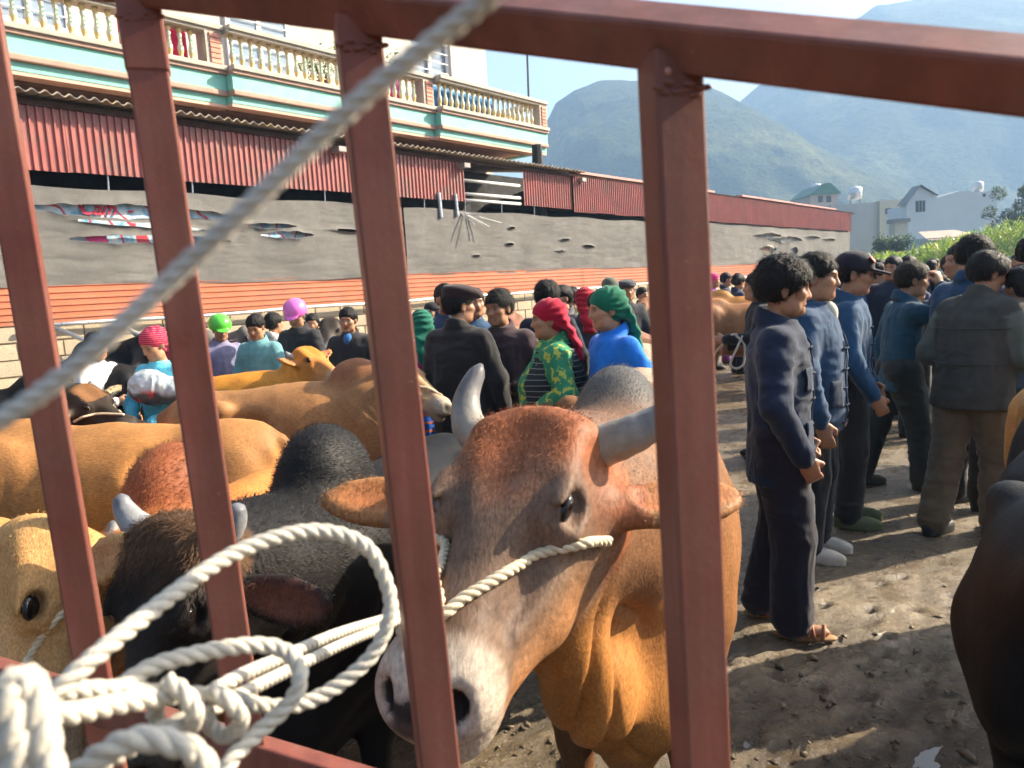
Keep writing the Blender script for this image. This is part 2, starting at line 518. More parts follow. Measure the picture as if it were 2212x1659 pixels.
# ================================================================ SETTING
# ---------------------------------------------------------------- ground: one sheet, finely modelled mud near the gate
def ground():
    def axis(lo, f0, f1, hi, fine):
        return axis_var(lo, hi, f0, f1, fine, 60.0)
    xs = axis(-950, -1.0, 5.2, 950, .0245); ys = axis(-300, 2.0, 8.5, 1250, .0245)
    X, Y = np.meshgrid(xs, ys, indexing='ij')
    P = np.stack([X.ravel(), Y.ravel(), np.zeros(X.size)], 1)
    d = np.hypot(X, Y).ravel()
    z = .012 * fbm(P * .9, 3, 3)
    near = sstep(26, 7, d)
    z += near * .006 * fbm(P * 4.0, 3, 5)
    wet = sstep(4.4, 2.7, P[:, 1] - .12 * P[:, 0]) * sstep(-6, -3, P[:, 0]) * sstep(9, 6, P[:, 0])
    q = P.copy(); a = .6
    q[:, 0], q[:, 1] = math.cos(a) * P[:, 0] + math.sin(a) * P[:, 1], (-math.sin(a) * P[:, 0] + math.cos(a) * P[:, 1]) * 2.0
    lump = fbm(q * 5.0, 4, 11)
    rid = 1 - np.abs(fbm(q * 7.5, 4, 21)) * 2.2
    z += wet * (.030 * np.maximum(lump, -.3) + .016 * np.maximum(rid, 0) ** 2 + .006 * fbm(q * 24, 3, 77) - .008)
    mid = sstep(16, 5, d) * (1 - wet)
    cl = fbm(q * 6.0, 4, 31)
    z += mid * (.02 * np.maximum(cl - .22, 0) + .003 * fbm(q * 16, 2, 8))
    # hoof prints
    g = np.random.default_rng(5)
    for k in range(90):
        cx_, cy_ = g.uniform(-.5, 4.6), g.uniform(1.9, 4.2)
        m = (np.abs(P[:, 0] - cx_) < .14) & (np.abs(P[:, 1] - cy_) < .14)
        r = np.hypot(P[m, 0] - cx_, (P[m, 1] - cy_) * 1.3)
        z[m] += -.02 * np.exp(-(r / .045) ** 2) + .012 * np.exp(-((r - .07) / .02) ** 2)
    z = np.where(d > 30, z * 0 - .0, z)
    P[:, 2] = z
    nx, ny = len(xs), len(ys)
    I = np.arange(nx * ny).reshape(nx, ny)
    Q = np.stack([I[:-1, :-1], I[1:, :-1], I[1:, 1:], I[:-1, 1:]], -1).reshape(-1, 4)
    m, n, b = new_mat('mud_yard')
    v = coords(n)
    c = ramp(n, noise(n, 2.2, 6, .65, v), [(.3, (.15, .108, .062)), (.5, (.23, .175, .108)), (.7, (.31, .245, .16))])
    c2 = ramp(n, noise(n, 21, 7, .75, v), [(.3, .42), (.55, 1.0), (.72, 1.35)])
    c = mix(n, 1., c, c2, 'MULTIPLY')
    geo = nd(n, 'ShaderNodeNewGeometry'); sx = nd(n, 'ShaderNodeSeparateXYZ'); n.links.new(geo.outputs['Position'], sx.inputs[0])
    low = nd(n, 'ShaderNodeMapRange', i_From_Min=-.014, i_From_Max=.014); n.links.new(sx.outputs[2], low.inputs[0])
    c = mix(n, low.outputs[0], (.085, .063, .038), c)
    # grass and soil beyond the yard
    dist = nd(n, 'ShaderNodeMapRange', i_From_Min=46., i_From_Max=62.); n.links.new(sx.outputs[1], dist.inputs[0])
    far = ramp(n, noise(n, .05, 5, .6, v), [(.35, (.05, .075, .022)), (.65, (.11, .12, .05))])
    c = mix(n, dist.outputs[0], c, far)
    n.links.new(c, b.inputs['Base Color'])
    wetn = ramp(n, noise(n, 4.6, 8, .7, v), [(.43, .07), (.57, .5)])
    n.links.new(wetn, b.inputs['Roughness'])
    b.inputs['Specular IOR Level'].default_value = .5
    bump(n, b, noise(n, 48, 6, .75, v), .8, .02)
    o = link('ground', mesh_np('ground', P, Q), m)
    tag(o, 'trampled muddy yard ground with hoof marks', kind='structure')
    # puddle water standing in the low places
    m2, n2, b2 = new_mat('muddy_water')
    n2.links.new(ramp(n2, noise(n2, 3, 3, .5, coords(n2)), [(.3, (.045, .034, .02)), (.7, (.10, .075, .042))]), b2.inputs['Base Color'])
    b2.inputs['Roughness'].default_value = .04
    b2.inputs['Specular IOR Level'].default_value = .6
    bump(n2, b2, noise(n2, 40, 2, .5, coords(n2)), .05, .004)
    xs = np.linspace(-1, 5.5, 20); ys = np.linspace(1.6, 4.6, 12)
    mb = MB()
    mb.add([(-1, 1.2, -.022), (6, 1.2, -.022), (6, 4.5, -.022), (-1, 4.5, -.022)], [(0, 1, 2, 3)])
    tag(mb.build('puddle_water', m2), 'brown puddle water lying between the hoof prints', kind='structure')
ground()

# ---------------------------------------------------------------- the long shed and its wall: frame s along the wall, b behind it
W_TH = R_(38.5)
W_U = np.array([math.sin(W_TH), math.cos(W_TH), 0]); W_N = np.array([math.cos(W_TH), -math.sin(W_TH), 0]); W_P0 = -11 * W_N
def W(s, b, z): return W_P0 + s * W_U - b * W_N + np.array([0, 0, z])

m_red = M('red_sheet', (.32, .09, .075), .42, .22, 1.6, 30, .08, .004, spec=.5, dirt=(.22, .10, .08), dscale=2.0)
m_orange = M('orange_sheet', (.52, .17, .085), .42, .16, 1.4, 30, .08, .004, spec=.5, dirt=(.38, .16, .10), dscale=1.3)
m_net = None
def net_material():
    m, n, b = new_mat('shade_net')
    v = coords(n)
    base = ramp(n, noise(n, 1.3, 6, .7, v), [(.3, (.125, .122, .115)), (.55, (.165, .16, .15)), (.75, (.205, .198, .185))])
    thr = noise(n, 110, 3, .7, coords(n, 'Object', (.6, .6, 1)))
    c = mix(n, 1., base, ramp(n, thr, [(.25, .74), (.75, 1.2)]), 'MULTIPLY')
    n.links.new(c, b.inputs['Base Color'])
    b.inputs['Roughness'].default_value = .9
    b.inputs['Specular IOR Level'].default_value = .15
    bump(n, b, thr, .45, .008)
    return m
m_net = net_material()
m_dark = M('interior_shade_black', (.02, .02, .02), .9, .3, 2)
m_galv = M('galvanised_pipe', (.55, .55, .55), .35, .15, 10, 80, .05, metal=.7)
m_white_pipe = M('white_pipe', (.62, .62, .6), .5, .12, 6)
m_block = M('concrete_block', (.43, .355, .25), .9, .22, 5, 45, .55, .012, src='flat', dirt=(.33, .28, .21), dscale=2.2)
m_mortar = M('mortar', (.31, .265, .195), .95, .25, 8, 60, .4, .008)
m_roof = M('weathered_roof', (.36, .32, .27), .85, .35, 3, 40, .3, .01, dirt=(.30, .22, .08), dscale=6)
m_pink_trim = M('pink_trim', (.55, .25, .22), .5, .15, 3)
m_old_rope = M('old_rope', (.35, .29, .21), .9, .3, 40, 200, .4, .003)

def ribbed(name, parent, s0, s1, z0, z1, mat, pitch=.1, depth=.024, off=0., jag=0.):
    """sheet with vertical ribs"""
    prof = []
    s = s0
    while s < s1 - 1e-6:
        for ds, o in ((0, 0), (.055, 0), (.066, 1), (.088, 1), (.0999, 0)):
            if s + ds * pitch / .1 <= s1: prof.append((s + ds * pitch / .1, o * depth))
        s += pitch
    prof.append((s1, 0))
    mb = MB(); n = len(prof)
    j = random.uniform(-jag, jag)
    vs = []
    for t in range(2):
        th = t * .002
        for z in (z0 + j, z1):
            for s, o in prof: vs.append((s, -off - o + th, z))
    fs = []
    for i in range(n - 1):
        fs.append((i, i + 1, n + i + 1, n + i))
        fs.append((2 * n + i, 3 * n + i, 3 * n + i + 1, 2 * n + i + 1))
        fs.append((i, 2 * n + i, 2 * n + i + 1, i + 1))
    mb.add(vs, fs)
    return mb.build(name, mat, parent, xf=W)
def laid_ribs(name, parent, s0, s1, z0, z1, mat, pitch=.083, depth=.018, off=0.):
    """sheet with ribs running along the wall"""
    prof = []; z = z0
    while z < z1 - 1e-6:
        for dz, o in ((0, 0), (.55, .15), (.66, .9), (.72, 1), (.98, 1), (.999, 0)):
            if z + dz * pitch <= z1: prof.append((z + dz * pitch, o * depth))
        z += pitch
    prof.append((z1, 0))
    mb = MB(); n = len(prof); vs = []
    m = max(2, int((s1 - s0) / .5) + 1)
    for s in np.linspace(s0, s1, m):
        w = .006 * math.sin(s * 2.1)
        for z, o in prof: vs.append((s, -off - o + w, z))
    fs = [(a * n + i, (a + 1) * n + i, (a + 1) * n + i + 1, a * n + i + 1) for a in range(m - 1) for i in range(n - 1)]
    mb.add(vs, fs)
    return mb.build(name, mat, parent, xf=W)

def shed():
    root = empty('market_shed', W(12, 0, 0))
    inv = Matrix.Translation(-Vector(W(12, 0, 0)))
    def P(o):
        o.parent = root; o.matrix_parent_inverse = inv; return o
    tag(root, 'long low shed with red ribbed sheets, grey shade net and orange cladding', 'shed')
    # red upper sheets, one object per sheet
    s = -4.3
    while s < 42.2:
        e = min(s + .995, 42.28)
        if s > 16.4: zb, zt, off = 3.40, 4.33, .07
        else: zb, zt, off = 3.47, 4.33, 0.
        if not (12.55 < s + .5 < 14.4):
            e2 = 12.6 if s < 12.6 < e else e
            s2 = 14.42 if s < 14.42 < e else s
            if e2 - s2 > .15:
                P(ribbed('ribbed_sheet', None, s2, e2, zb, zt, m_red, .0995, .024, off + .001 * (int(s * 7) % 3), .012))
        s += 1.0
    # near-black back, loft floor and side stand in for the shade inside
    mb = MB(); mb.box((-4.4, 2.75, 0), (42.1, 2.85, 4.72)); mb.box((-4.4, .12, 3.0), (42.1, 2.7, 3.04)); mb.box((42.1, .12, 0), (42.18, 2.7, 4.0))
    P(mb.build('interior_shade_lining', m_dark, xf=W))
    # corrugated roof with a wavy front edge
    ss = np.arange(-4.6, 17.0, .02); vs = []; nn = len(ss)
    for b, z in ((-.30, 4.395), (-.30, 4.38), (4.2, 5.0)):
        for s in ss: vs.append(W(s, b + .012 * math.sin(s * 9.7), z + .022 * math.sin(2 * math.pi * s / .15)))
    I = np.arange(3 * nn).reshape(3, nn)
    Q = np.stack([I[1:, :-1], I[1:, 1:], I[:-1, 1:], I[:-1, :-1]], -1).reshape(-1, 4)
    V = np.array(vs); V[nn:2 * nn, 2] -= .006
    P(link('corrugated_roof', mesh_np('corrugated_roof', V, Q), m_roof))
    mb = MB(); mb.box((-4.5, -.05, 4.27), (16.6, .04, 4.345)); P(mb.build('eave_beam', M('eave_wood', (.07, .04, .03), .8), xf=W))
    # rear roof and cap trims of the right part
    for (a, b, z) in ((16.75, 25.2, 4.40), (27.6, 33.2, 4.41), (33.3, 39.4, 4.40)):
        mb = MB(); mb.box((a, -.16, z - .05), (b, .10, z + .012)); P(mb.build('ridge_cap', m_pink_trim, xf=W))
    mb = MB(); mb.add([(16.5, -.12, 4.345), (43.0, -.12, 4.345), (43.0, 6.2, 3.25), (16.5, 6.2, 3.25)], [(0, 1, 2, 3)])
    mb.add([(16.5, -.12, 4.32), (43.0, -.12, 4.32), (43.0, 6.2, 3.22), (16.5, 6.2, 3.22)], [(3, 2, 1, 0)])
    P(mb.build('roof_sheet', m_roof, xf=W))
    # gable end wall with a doorway
    mb = MB(); mb.add([(42.3, .0, 0), (42.3, 2.0, 0), (42.3, 2.0, 3.93), (42.3, 0, 4.3)], [(0, 1, 2, 3)])
    mb.add([(42.3, 2.0, 2.2), (42.3, 3.6, 2.2), (42.3, 3.6, 3.6), (42.3, 2.0, 3.93)], [(0, 1, 2, 3)])
    mb.add([(42.3, 3.6, 0), (42.3, 5.6, 0), (42.3, 5.6, 3.25), (42.3, 3.6, 3.6)], [(0, 1, 2, 3)])
    P(mb.build('gable_wall', M('gable_paint', (.40, .14, .12), .7, .2, 2), xf=W))
    mb = MB(); mb.box((42.1, 0.02, 1.6), (42.36, .12, 3.4)); P(mb.build('corner_post', m_pink_trim, xf=W))
    mb = MB(); mb.box((42.28, 1.3, 2.25), (43.6, 5.2, 2.32)); P(mb.build('door_canopy', m_roof, xf=W))
    # struts above the net, vertical hangers
    for s in np.arange(-3.5, 16.3, 1.24):
        mb = MB(); mb.tube([(s, .03, 3.22), (s + .02, .03, 3.55)], .012, 6); P(mb.build('hanger', m_galv, xf=W))
    for z in (3.92, 3.64, 3.505):
        mb = MB(); mb.tube([(12.45, .05, z), (14.6, .05, z + .01)], .035, 8); P(mb.build('white_rail', m_white_pipe, smooth=True, xf=W))
    for s, z0, z1 in ((11.75, 3.1, 3.6), (12.25, 3.15, 3.6)):
        mb = MB(); mb.tube([(s, -.07, z0), (s, -.05, z1)], .038, 10); P(mb.build('down_pipe', m_galv, xf=W))
    # thin rods sticking out above the net
    for k, (s, ds, dz, o) in enumerate(((12.4, .06, -.28, .35), (12.5, .5, -.3, .3), (12.55, .75, -.22, .4), (12.45, .28, -.32, .42), (12.42, .18, -.1, .4))):
        mb = MB(); mb.tube([(s, -.03, 3.22), (s + ds, -o, 3.22 + dz)], .013, 6); P(mb.build('rod', m_white_pipe, xf=W))
    for s, z in ((9.2, 4.2), (12.5, 4.2), (17.0, 4.22)):
        mb = MB(); mb.box((s - .09, -.22, z - .06), (s + .09, .02, z + .03)); P(mb.build('bracket', M('bracket_grey', (.32, .30, .29), .6), xf=W))
    # lower orange cladding
    s = -4.3; k = 0
    while s < 42:
        e = min(s + 3.55, 42.3); k += 1
        P(laid_ribs('cladding_sheet', None, s, e + .05, 1.50, 1.985, m_orange, .084, .018, .02 + .008 * (k % 2)))
        s += 3.55
    # concrete blocks on a mortar core
    mb = MB(); mb.box((-4.4, .02, -.1), (42.3, .18, 1.56)); P(mb.build('mortar_core', m_mortar, xf=W))
    shapes = []
    g = random.Random(3)
    for v in range(5):
        b = MB(); j = lambda q: g.uniform(-q, q)
        hx, hz = .267, .1
        pts = []
        for y in (0, .05):
            e = .0 if y else .006
            pts += [(-hx + e + j(.006), y + j(.004), -hz + e + j(.005)), (hx - e + j(.006), y + j(.004), -hz + e + j(.005)), (hx - e + j(.006), y + j(.004), hz - e + j(.005)), (-hx + e + j(.006), y + j(.004), hz - e + j(.005))]
        b.add(pts, [(0, 1, 2, 3), (1, 5, 6, 2), (3, 2, 6, 7), (4, 0, 3, 7), (4, 5, 1, 0)])
        shapes.append(b.mesh('block', xf=lambda x, y, z: x * W_U - y * W_N + np.array([0, 0, z])))
    rest = MB()
    for c in range(7):
        z = .105 + c * .213
        s = 1.6 + (.27 if c % 2 else 0)
        while s < 42.2:
            if s < 23.5:
                o = bpy.data.objects.new('block', shapes[g.randrange(5)]); COL.objects.link(o)
                if not o.data.materials: o.data.materials.append(m_block)
                o.location = W(s, -.012 + g.uniform(-.006, .006), z)
                P(o)
            else:
                rest.box((s - .265, -.012, z - .098), (s + .265, .04, z + .098))
            s += .548
    st = rest.build('far_blocks', m_block, xf=W); P(st); st['kind'] = 'stuff'
    # galvanised rail along the wall, uprights and a slanting prop
    mb = MB(); mb.tube([W(s, -.14 - .02 * math.sin(s), 1.47 + .012 * math.sin(s * 1.7)) for s in np.arange(3.9, 34, .7)], .03, 8)
    P(mb.build('tether_rail', m_galv, smooth=True))
    for s in (7.45, 12.6, 17.5, 22.5, 28):
        mb = MB(); mb.tube([W(s, -.14, 0), W(s, -.14, 1.45)], .035, 8); P(mb.build('rail_post', m_galv, smooth=True))
    mb = MB(); mb.tube([W(4.2, -.12, 1.45), W(6.3, -.75, .1)], .03, 8); P(mb.build('slanting_prop', m_galv, smooth=True))
    for s in (6.15, 7.3, 9.05, 11.9, 13.2, 15.6):
        for q in range(3):
            a = g.uniform(-.12, .12); l = g.uniform(.1, .35)
            pts = [W(s + a * t + .02 * math.sin(9 * t + q), -.17 - .03 * t, 1.5 - l * t * (1.2 - .3 * t)) for t in np.linspace(0, 1, 7)]
            mb = MB(); mb.tube(pts, .009, 5); P(mb.build('tied_rope_end', m_old_rope, smooth=True))
    return P
P_shed = shed()

def printed_tarp():
    """blue printed sheet behind the torn net, red flourishes and flowers"""
    m, n, b = new_mat('printed_tarp')
    v = coords(n)
    base = ramp(n, noise(n, 5, 4, .6, v), [(.36, (.09, .32, .52)), (.5, (.45, .62, .72)), (.62, (.72, .73, .74))])
    wv = nd(n, 'ShaderNodeTexWave', wave_type='RINGS', i_Scale=1.4, i_Distortion=12., i_Detail=2.); n.links.new(v, wv.inputs['Vector'])
    c = mix(n, ramp(n, wv.outputs['Fac'], [(.93, 0.), (.96, 1.)]), base, (.55, .04, .07))
    n.links.new(c, b.inputs['Base Color']); b.inputs['Roughness'].default_value = .45
    mb = MB()
    for z in np.linspace(2.25, 3.2, 6):
        for s in np.linspace(3.2, 8.6, 28): mb.v.append((s, .055 + .02 * math.sin(s * 4 + z * 5), z))
    mb.f = [(i * 28 + j, i * 28 + j + 1, (i + 1) * 28 + j + 1, (i + 1) * 28 + j) for i in range(5) for j in range(27)]
    P_shed(mb.build('printed_tarp', m, xf=W, smooth=True))
    red = M('print_red', (.55, .03, .06), .5, .1)
    def text(t, s, z, size):
        cu = bpy.data.curves.new('lettering', 'FONT'); cu.body = t; cu.size = size; cu.shear = .35; cu.extrude = .002; cu.offset = .004
        tmp = bpy.data.objects.new('tmp', cu); COL.objects.link(tmp)
        dg = bpy.context.evaluated_depsgraph_get(); me = bpy.data.meshes.new_from_object(tmp.evaluated_get(dg))
        bpy.data.objects.remove(tmp)
        for p in me.vertices: p.co = Vector(W(s + p.co.x, .02 - p.co.z, z + p.co.y))
        P_shed(link('print_lettering', me, red))
    text('C\u00e2m  - ', 4.75, 2.93, .26)
    text('M', 5.75, 2.90, .36)
    mb = MB()
    for k in range(16):
        a = 2 * math.pi * k / 16
        mb.v.append((4.95 + .13 * math.cos(a), .02, 2.60 + .13 * math.sin(a)))
    mb.f = [tuple(range(16))]
    P_shed(mb.build('print_flower', M('print_magenta', (.65, .04, .20), .5, .35, 22), xf=W))
printed_tarp()
def net(name, s0, s1, z0, z1, holes, seed, ds=.032, b0=-.04, sag=.03):
    ss = np.arange(s0, s1 + 1e-6, ds); zs = np.arange(z0, z1 + 1e-6, .016)
    S, Z = np.meshgrid(ss, zs, indexing='ij')
    Pn = np.stack([S.ravel() * .8, Z.ravel() * 1.8, np.full(S.size, seed * 3.)], 1)
    t = (Z.ravel() - z0) / (z1 - z0)
    bb = b0 - .045 * fbm(Pn * .8, 3, seed) * (1 - t * .5) - .022 * np.abs(fbm(Pn * np.array([1.6, 3.0, 1]), 3, seed + 9)) * (1 - .5 * t) - .010 * np.abs(fbm(Pn * np.array([4, 14, 1]), 3, seed + 19)) * sstep(-.15, .35, fbm(Pn * 1.1, 2, seed + 29))
    zz = Z.ravel() - (1 - t) * sag * (1 + vnoise(np.stack([S.ravel() * .7, S.ravel() * 0, S.ravel() * 0], 1), seed)) + t * .02 * np.sin(S.ravel() * 2.3)
    # each tear: cloth bulges out around a lens-shaped opening with clean edges
    side = np.zeros(S.size, np.int8); hid = np.zeros(S.size, np.int8)
    for k, (cs, cz, a, h, tilt) in enumerate(holes):
        sr, zr = S.ravel(), Z.ravel()
        x = (sr - cs) / a; y = (zr - cz - tilt * (sr - cs)) / h
        lens = np.clip(1 - x * x, 0, 1) * (1 + .25 * vnoise(np.stack([sr * 6, sr * 0, sr * 0 + k], 1), seed + k))
        ins = (np.abs(x) < 1) & (np.abs(y) < lens)
        zz = np.where(ins, zz + (np.where(y > 0, lens, -lens) - y) * h, zz)
        side[ins] = np.where(y[ins] > 0, 1, -1); hid[ins] = k + 1
        bb -= .05 * np.clip(lens, 0, 1) * np.exp(-np.maximum(np.abs(y) - lens, 0) * 1.2) * (np.abs(x) < 1)
    V = np.stack([W_P0[None, i] + S.ravel() * W_U[i] - bb * W_N[i] for i in range(3)], 1); V[:, 2] = zz
    n1, n2 = S.shape; I = np.arange(S.size).reshape(n1, n2)
    Q = np.stack([I[:-1, :-1], I[1:, :-1], I[1:, 1:], I[:-1, 1:]], -1).reshape(-1, 4)
    sq = side[Q]; hq = hid[Q]
    Q = Q[~((sq.max(1) > 0) & (sq.min(1) < 0))]
    P_shed(link(name, mesh_np(name, V, Q), m_net))
net('shade_net', -4.3, 10.68, 1.99, 3.27, [(5.55, 2.98, 1.65, .10, -.01), (5.6, 2.80, 1.1, .035, -.06), (5.75, 2.61, 1.3, .065, .0), (8.0, 2.72, .55, .06, 0.), (7.6, 2.86, .7, .04, .0), (9.4, 2.80, .7, .02, -.02), (3.9, 2.62, .3, .02, 0)], 2)
net('shade_net', 10.72, 24.9, 1.97, 3.27, [(14.1, 2.95, .16, .018, 0), (14.0, 2.6, .2, .02, 0), (16.2, 2.72, .35, .02, 0), (17.3, 2.55, .35, .025, -.05), (12.8, 2.35, .18, .02, .0), (16.0, 2.45, .3, .015, 0)], 5, .04)
net('shade_net', 24.95, 42.2, 1.97, 3.33, [(30.8, 3.0, 2.0, .10, 0), (32.5, 2.9, 2.3, .12, 0), (36.0, 3.02, 1.3, .05, 0), (30.5, 2.5, 1.0, .14, 0), (33.5, 2.45, .6, .12, 0), (38.5, 2.95, 1.2, .05, 0)], 8, .07)
mb = MB(); mb.box((25, .1, 1.9), (42, .12, 3.4)); P_shed(mb.build('pale_backing', M('pale_backing', (.55, .53, .5), .8, .3, 2), xf=W))
for (a, b, c, d, col, nm) in ((29.9, 31.0, 2.3, 2.62, (.22, .14, .09), 'brown_board'), (31.6, 33.0, 2.3, 2.66, (.14, .30, .25), 'green_board'), (28.4, 30.6, 2.86, 3.06, (.25, .22, .20), 'grey_board')):
    mb = MB(); mb.box((a, .07, c), (b, .09, d)); P_shed(mb.build(nm, M(nm, col, .8), xf=W))

# ---------------------------------------------------------------- house with the long balcony behind the shed
def house():
    root = empty('balcony_house', W(8, 3, 0)); inv = Matrix.Translation(-Vector(W(8, 3, 0)))
    def P(o):
        o.parent = root; o.matrix_parent_inverse = inv; return o
    tag(root, 'pale plastered house with turquoise balcony and cream balusters above the shed', 'house')
    teal = M('teal_paint', (.22, .52, .44), .6, .07, 2.5, 40, .08)
    beige = M('moulding', (.42, .38, .32), .7, .15, 4, 40, .15)
    brown = M('brown_moulding', (.42, .26, .20), .65, .12, 4)
    salmon = M('salmon_soffit', (.74, .43, .33), .75, .12, 1.5)
    coffer_shade = M('coffer_shade_tone', (.33, .18, .14), .8, .1, 2)
    cream = M('cream_baluster', (.62, .48, .22), .55, .10, 8)
    ivory = M('ivory_baluster', (.55, .55, .44), .55, .10, 8)
    brickm = M('salmon_brick', (.62, .28, .20), .8, .2, 12, 60, .3, .006)
    plaster = M('white_plaster', (.50, .475, .43), .85, .14, 1.2, 30, .2, .006, dirt=(.5, .47, .42), dscale=.8)
    glass, n, b = new_mat('window_glass'); b.inputs['Base Color'].default_value = (.25, .32, .40, 1); b.inputs['Roughness'].default_value = .06
    white = M('white_frame', (.78, .78, .76), .45, .06)
    Z = dict(cap=6.30, capb=6.17, led=5.64, ledb=5.50, tb=5.24, mb=5.15, bot=5.02)
    secs = ((-6.0, 7.95, 1.22), (7.95, 12.95, 1.05), (12.95, 17.0, .88))
    bal = MB().lathe([(.045, 0), (.045, .05), (.03, .06), (.036, .09), (.05, .15), (.052, .2), (.034, .25), (.026, .31), (.03, .37), (.042, .40), (.03, .43), (.045, .46), (.045, .52)], 10)
    balm = bal.mesh('baluster', True); balm.materials.append(cream); balm.materials.append(ivory)
    for p in balm.polygons:
        zc = p.center.z
        if .14 < zc < .42: p.material_index = 1
    m_mark = M('relief_green', (.10, .30, .16), .6)
    mark = MB()
    for q in range(3): mark.box((-.012, -.004, .2 + q * .06), (.012, .0, .235 + q * .06), ax=(W_U, -W_N, (0, 0, 1)), o=W_N * .045)
    markm = mark.mesh('relief_mark'); markm.materials.append(m_mark)
    for k, (a, e, b0) in enumerate(secs):
        def slab(nm, z0, z1, out, mat, bev=.01):
            q = MB(); q.box((a + .001 * k, b0 - out, z0), (e - .001, b0 + .25, z1)); return P(q.build(nm, mat, xf=W, bevel=bev))
        slab('cap_rail', Z['capb'] + .05, Z['cap'], .10, beige); slab('cap_moulding', Z['capb'], Z['capb'] + .052, .06, beige)
        slab('ledge', Z['ledb'] + .06, Z['led'], .12, beige); slab('ledge_moulding', Z['ledb'], Z['ledb'] + .062, .08, brown)
        slab('fascia_band', Z['tb'], Z['ledb'] + .002, .03, teal); slab('fascia_moulding', Z['mb'], Z['tb'] + .002, .06, brown, .02); slab('lower_band', Z['bot'], Z['mb'] + .002, -.02, teal)
        q = MB(); q.box((a, b0 + .03, Z['bot'] - .05), (e - .002, b0 + .30, Z['bot'] + .001)); P(q.build('soffit_edge', salmon, xf=W))
        q = MB(); q.box((a, b0 + .3, Z['bot'] + .03), (e - .002, 3.0, Z['bot'] + .10)); P(q.build('soffit_panel', salmon, xf=W))
        q = MB(); q.box((a + .25, b0 + .34, Z['bot'] + .01), (e - .3, b0 + .62, Z['bot'] + .029)); P(q.build('soffit_shade_strip', coffer_shade, xf=W))  # flat darker strip: the shade of a recess put into its colour
        # pillar with a brick face at the right end
        q = MB(); q.box((e - .34, b0 - .06, Z['led']), (e - .03, b0 + .22, Z['capb'])); P(q.build('pillar', beige, xf=W))
        for r_ in range(6):
            q = MB(); q.box((e - .27, b0 - .085, Z['led'] + .02 + r_ * .085), (e - .07, b0 - .05, Z['led'] + .09 + r_ * .085)); P(q.build('brick', brickm, xf=W, bevel=.006))
        s = a + .12
        while s < e - .42:
            if s > 2.6:
                o = bpy.data.objects.new('baluster', balm); COL.objects.link(o); o.location = W(s, b0 + .08, Z['led'] + .003); P(o)
                if s < 12.95:
                    o2 = bpy.data.objects.new('relief_mark', markm); COL.objects.link(o2); o2.location = (0, 0, 0); o2.parent = o
            s += .19
    # end wall of the balcony
    q = MB(); q.box((16.8, 1.2, Z['bot']), (16.99, 2.9, Z['led'])); P(q.build('balcony_end', teal, xf=W))
    for t in range(8):
        o = bpy.data.objects.new('baluster', balm); COL.objects.link(o); o.location = W(16.86, 1.35 + t * .19, Z['led'] + .003); P(o)
    q = MB(); q.box((16.75, 1.1, Z['capb']), (16.98, 2.95, Z['cap'])); P(q.build('end_cap_rail', beige, xf=W))
    # house body with a window
    q = MB(); q.box((-7, 2.92, 0), (14.3, 9, 11)); q.box((15.75, 2.92, 0), (17.2, 9, 11)); q.box((14.3, 2.92, 0), (15.75, 9, 6.45)); q.box((14.3, 2.92, 8.15), (15.75, 9, 11))
    P(q.build('plaster_wall', plaster, xf=W))
    for (a, e) in ((14.33, 15.72), (9.2, 10.6), (5.0, 6.2)):
        w = MB()
        if a > 14:
            q = MB(); q.box((a, 3.08, 6.47), (e, 3.10, 8.13)); fr = P(q.build('window_pane', glass, xf=W)); d0 = 3.0
        else:
            q = MB(); q.box((a, 2.885, 6.2), (e, 2.9, 8.0)); fr = P(q.build('window_pane', glass, xf=W)); d0 = 2.86
        z0, z1 = (6.46, 8.14) if a > 14 else (6.2, 8.0)
        for s_ in (a, (a + e) / 2, e): w.box((s_ - .05, d0, z0), (s_ + .05, d0 + .06, z1))
        w.box((a - .05, d0 + .002, z0), (e + .05, d0 + .058, z0 + .09)); w.box((a - .05, d0 + .002, z1 - .09), (e + .05, d0 + .058, z1))
        P(w.build('window_frame', white, xf=W))
        for z in np.arange(z0 + .25, z1, .24):
            g_ = MB(); g_.box((a, d0 - .03, z), (e, d0 - .015, z + .02)); P(g_.build('window_grille', white, xf=W))
    q = MB(); q.tube([W(18.6, 1.6, 3.4), W(18.6, 1.6, 9.5)], .035, 6)
    return P
P_house = house()
# a thin pole beyond the balcony and dark post below its end
mb = MB(); mb.tube([at(1142, 218, 24), at(1137, 60, 24)], .035, 6)
tag(mb.build('antenna_pole', M('dark_pole', (.04, .045, .05), .6)), 'thin dark antenna pole rising behind the end of the balcony', 'pole')
p0 = at(1161, 345, 19.5); p1 = at(1161, 322, 19.5)
mb = MB(); mb.tube([(p0[0], p0[1], 0), (p0[0], p0[1], p1[2] + .1)], [.30, .12], 8)
tag(mb.build('chimney_stack', M('black_stack', (.03, .03, .03), .8)), 'short black tapering stack behind the shed roof under the balcony end', 'stack')
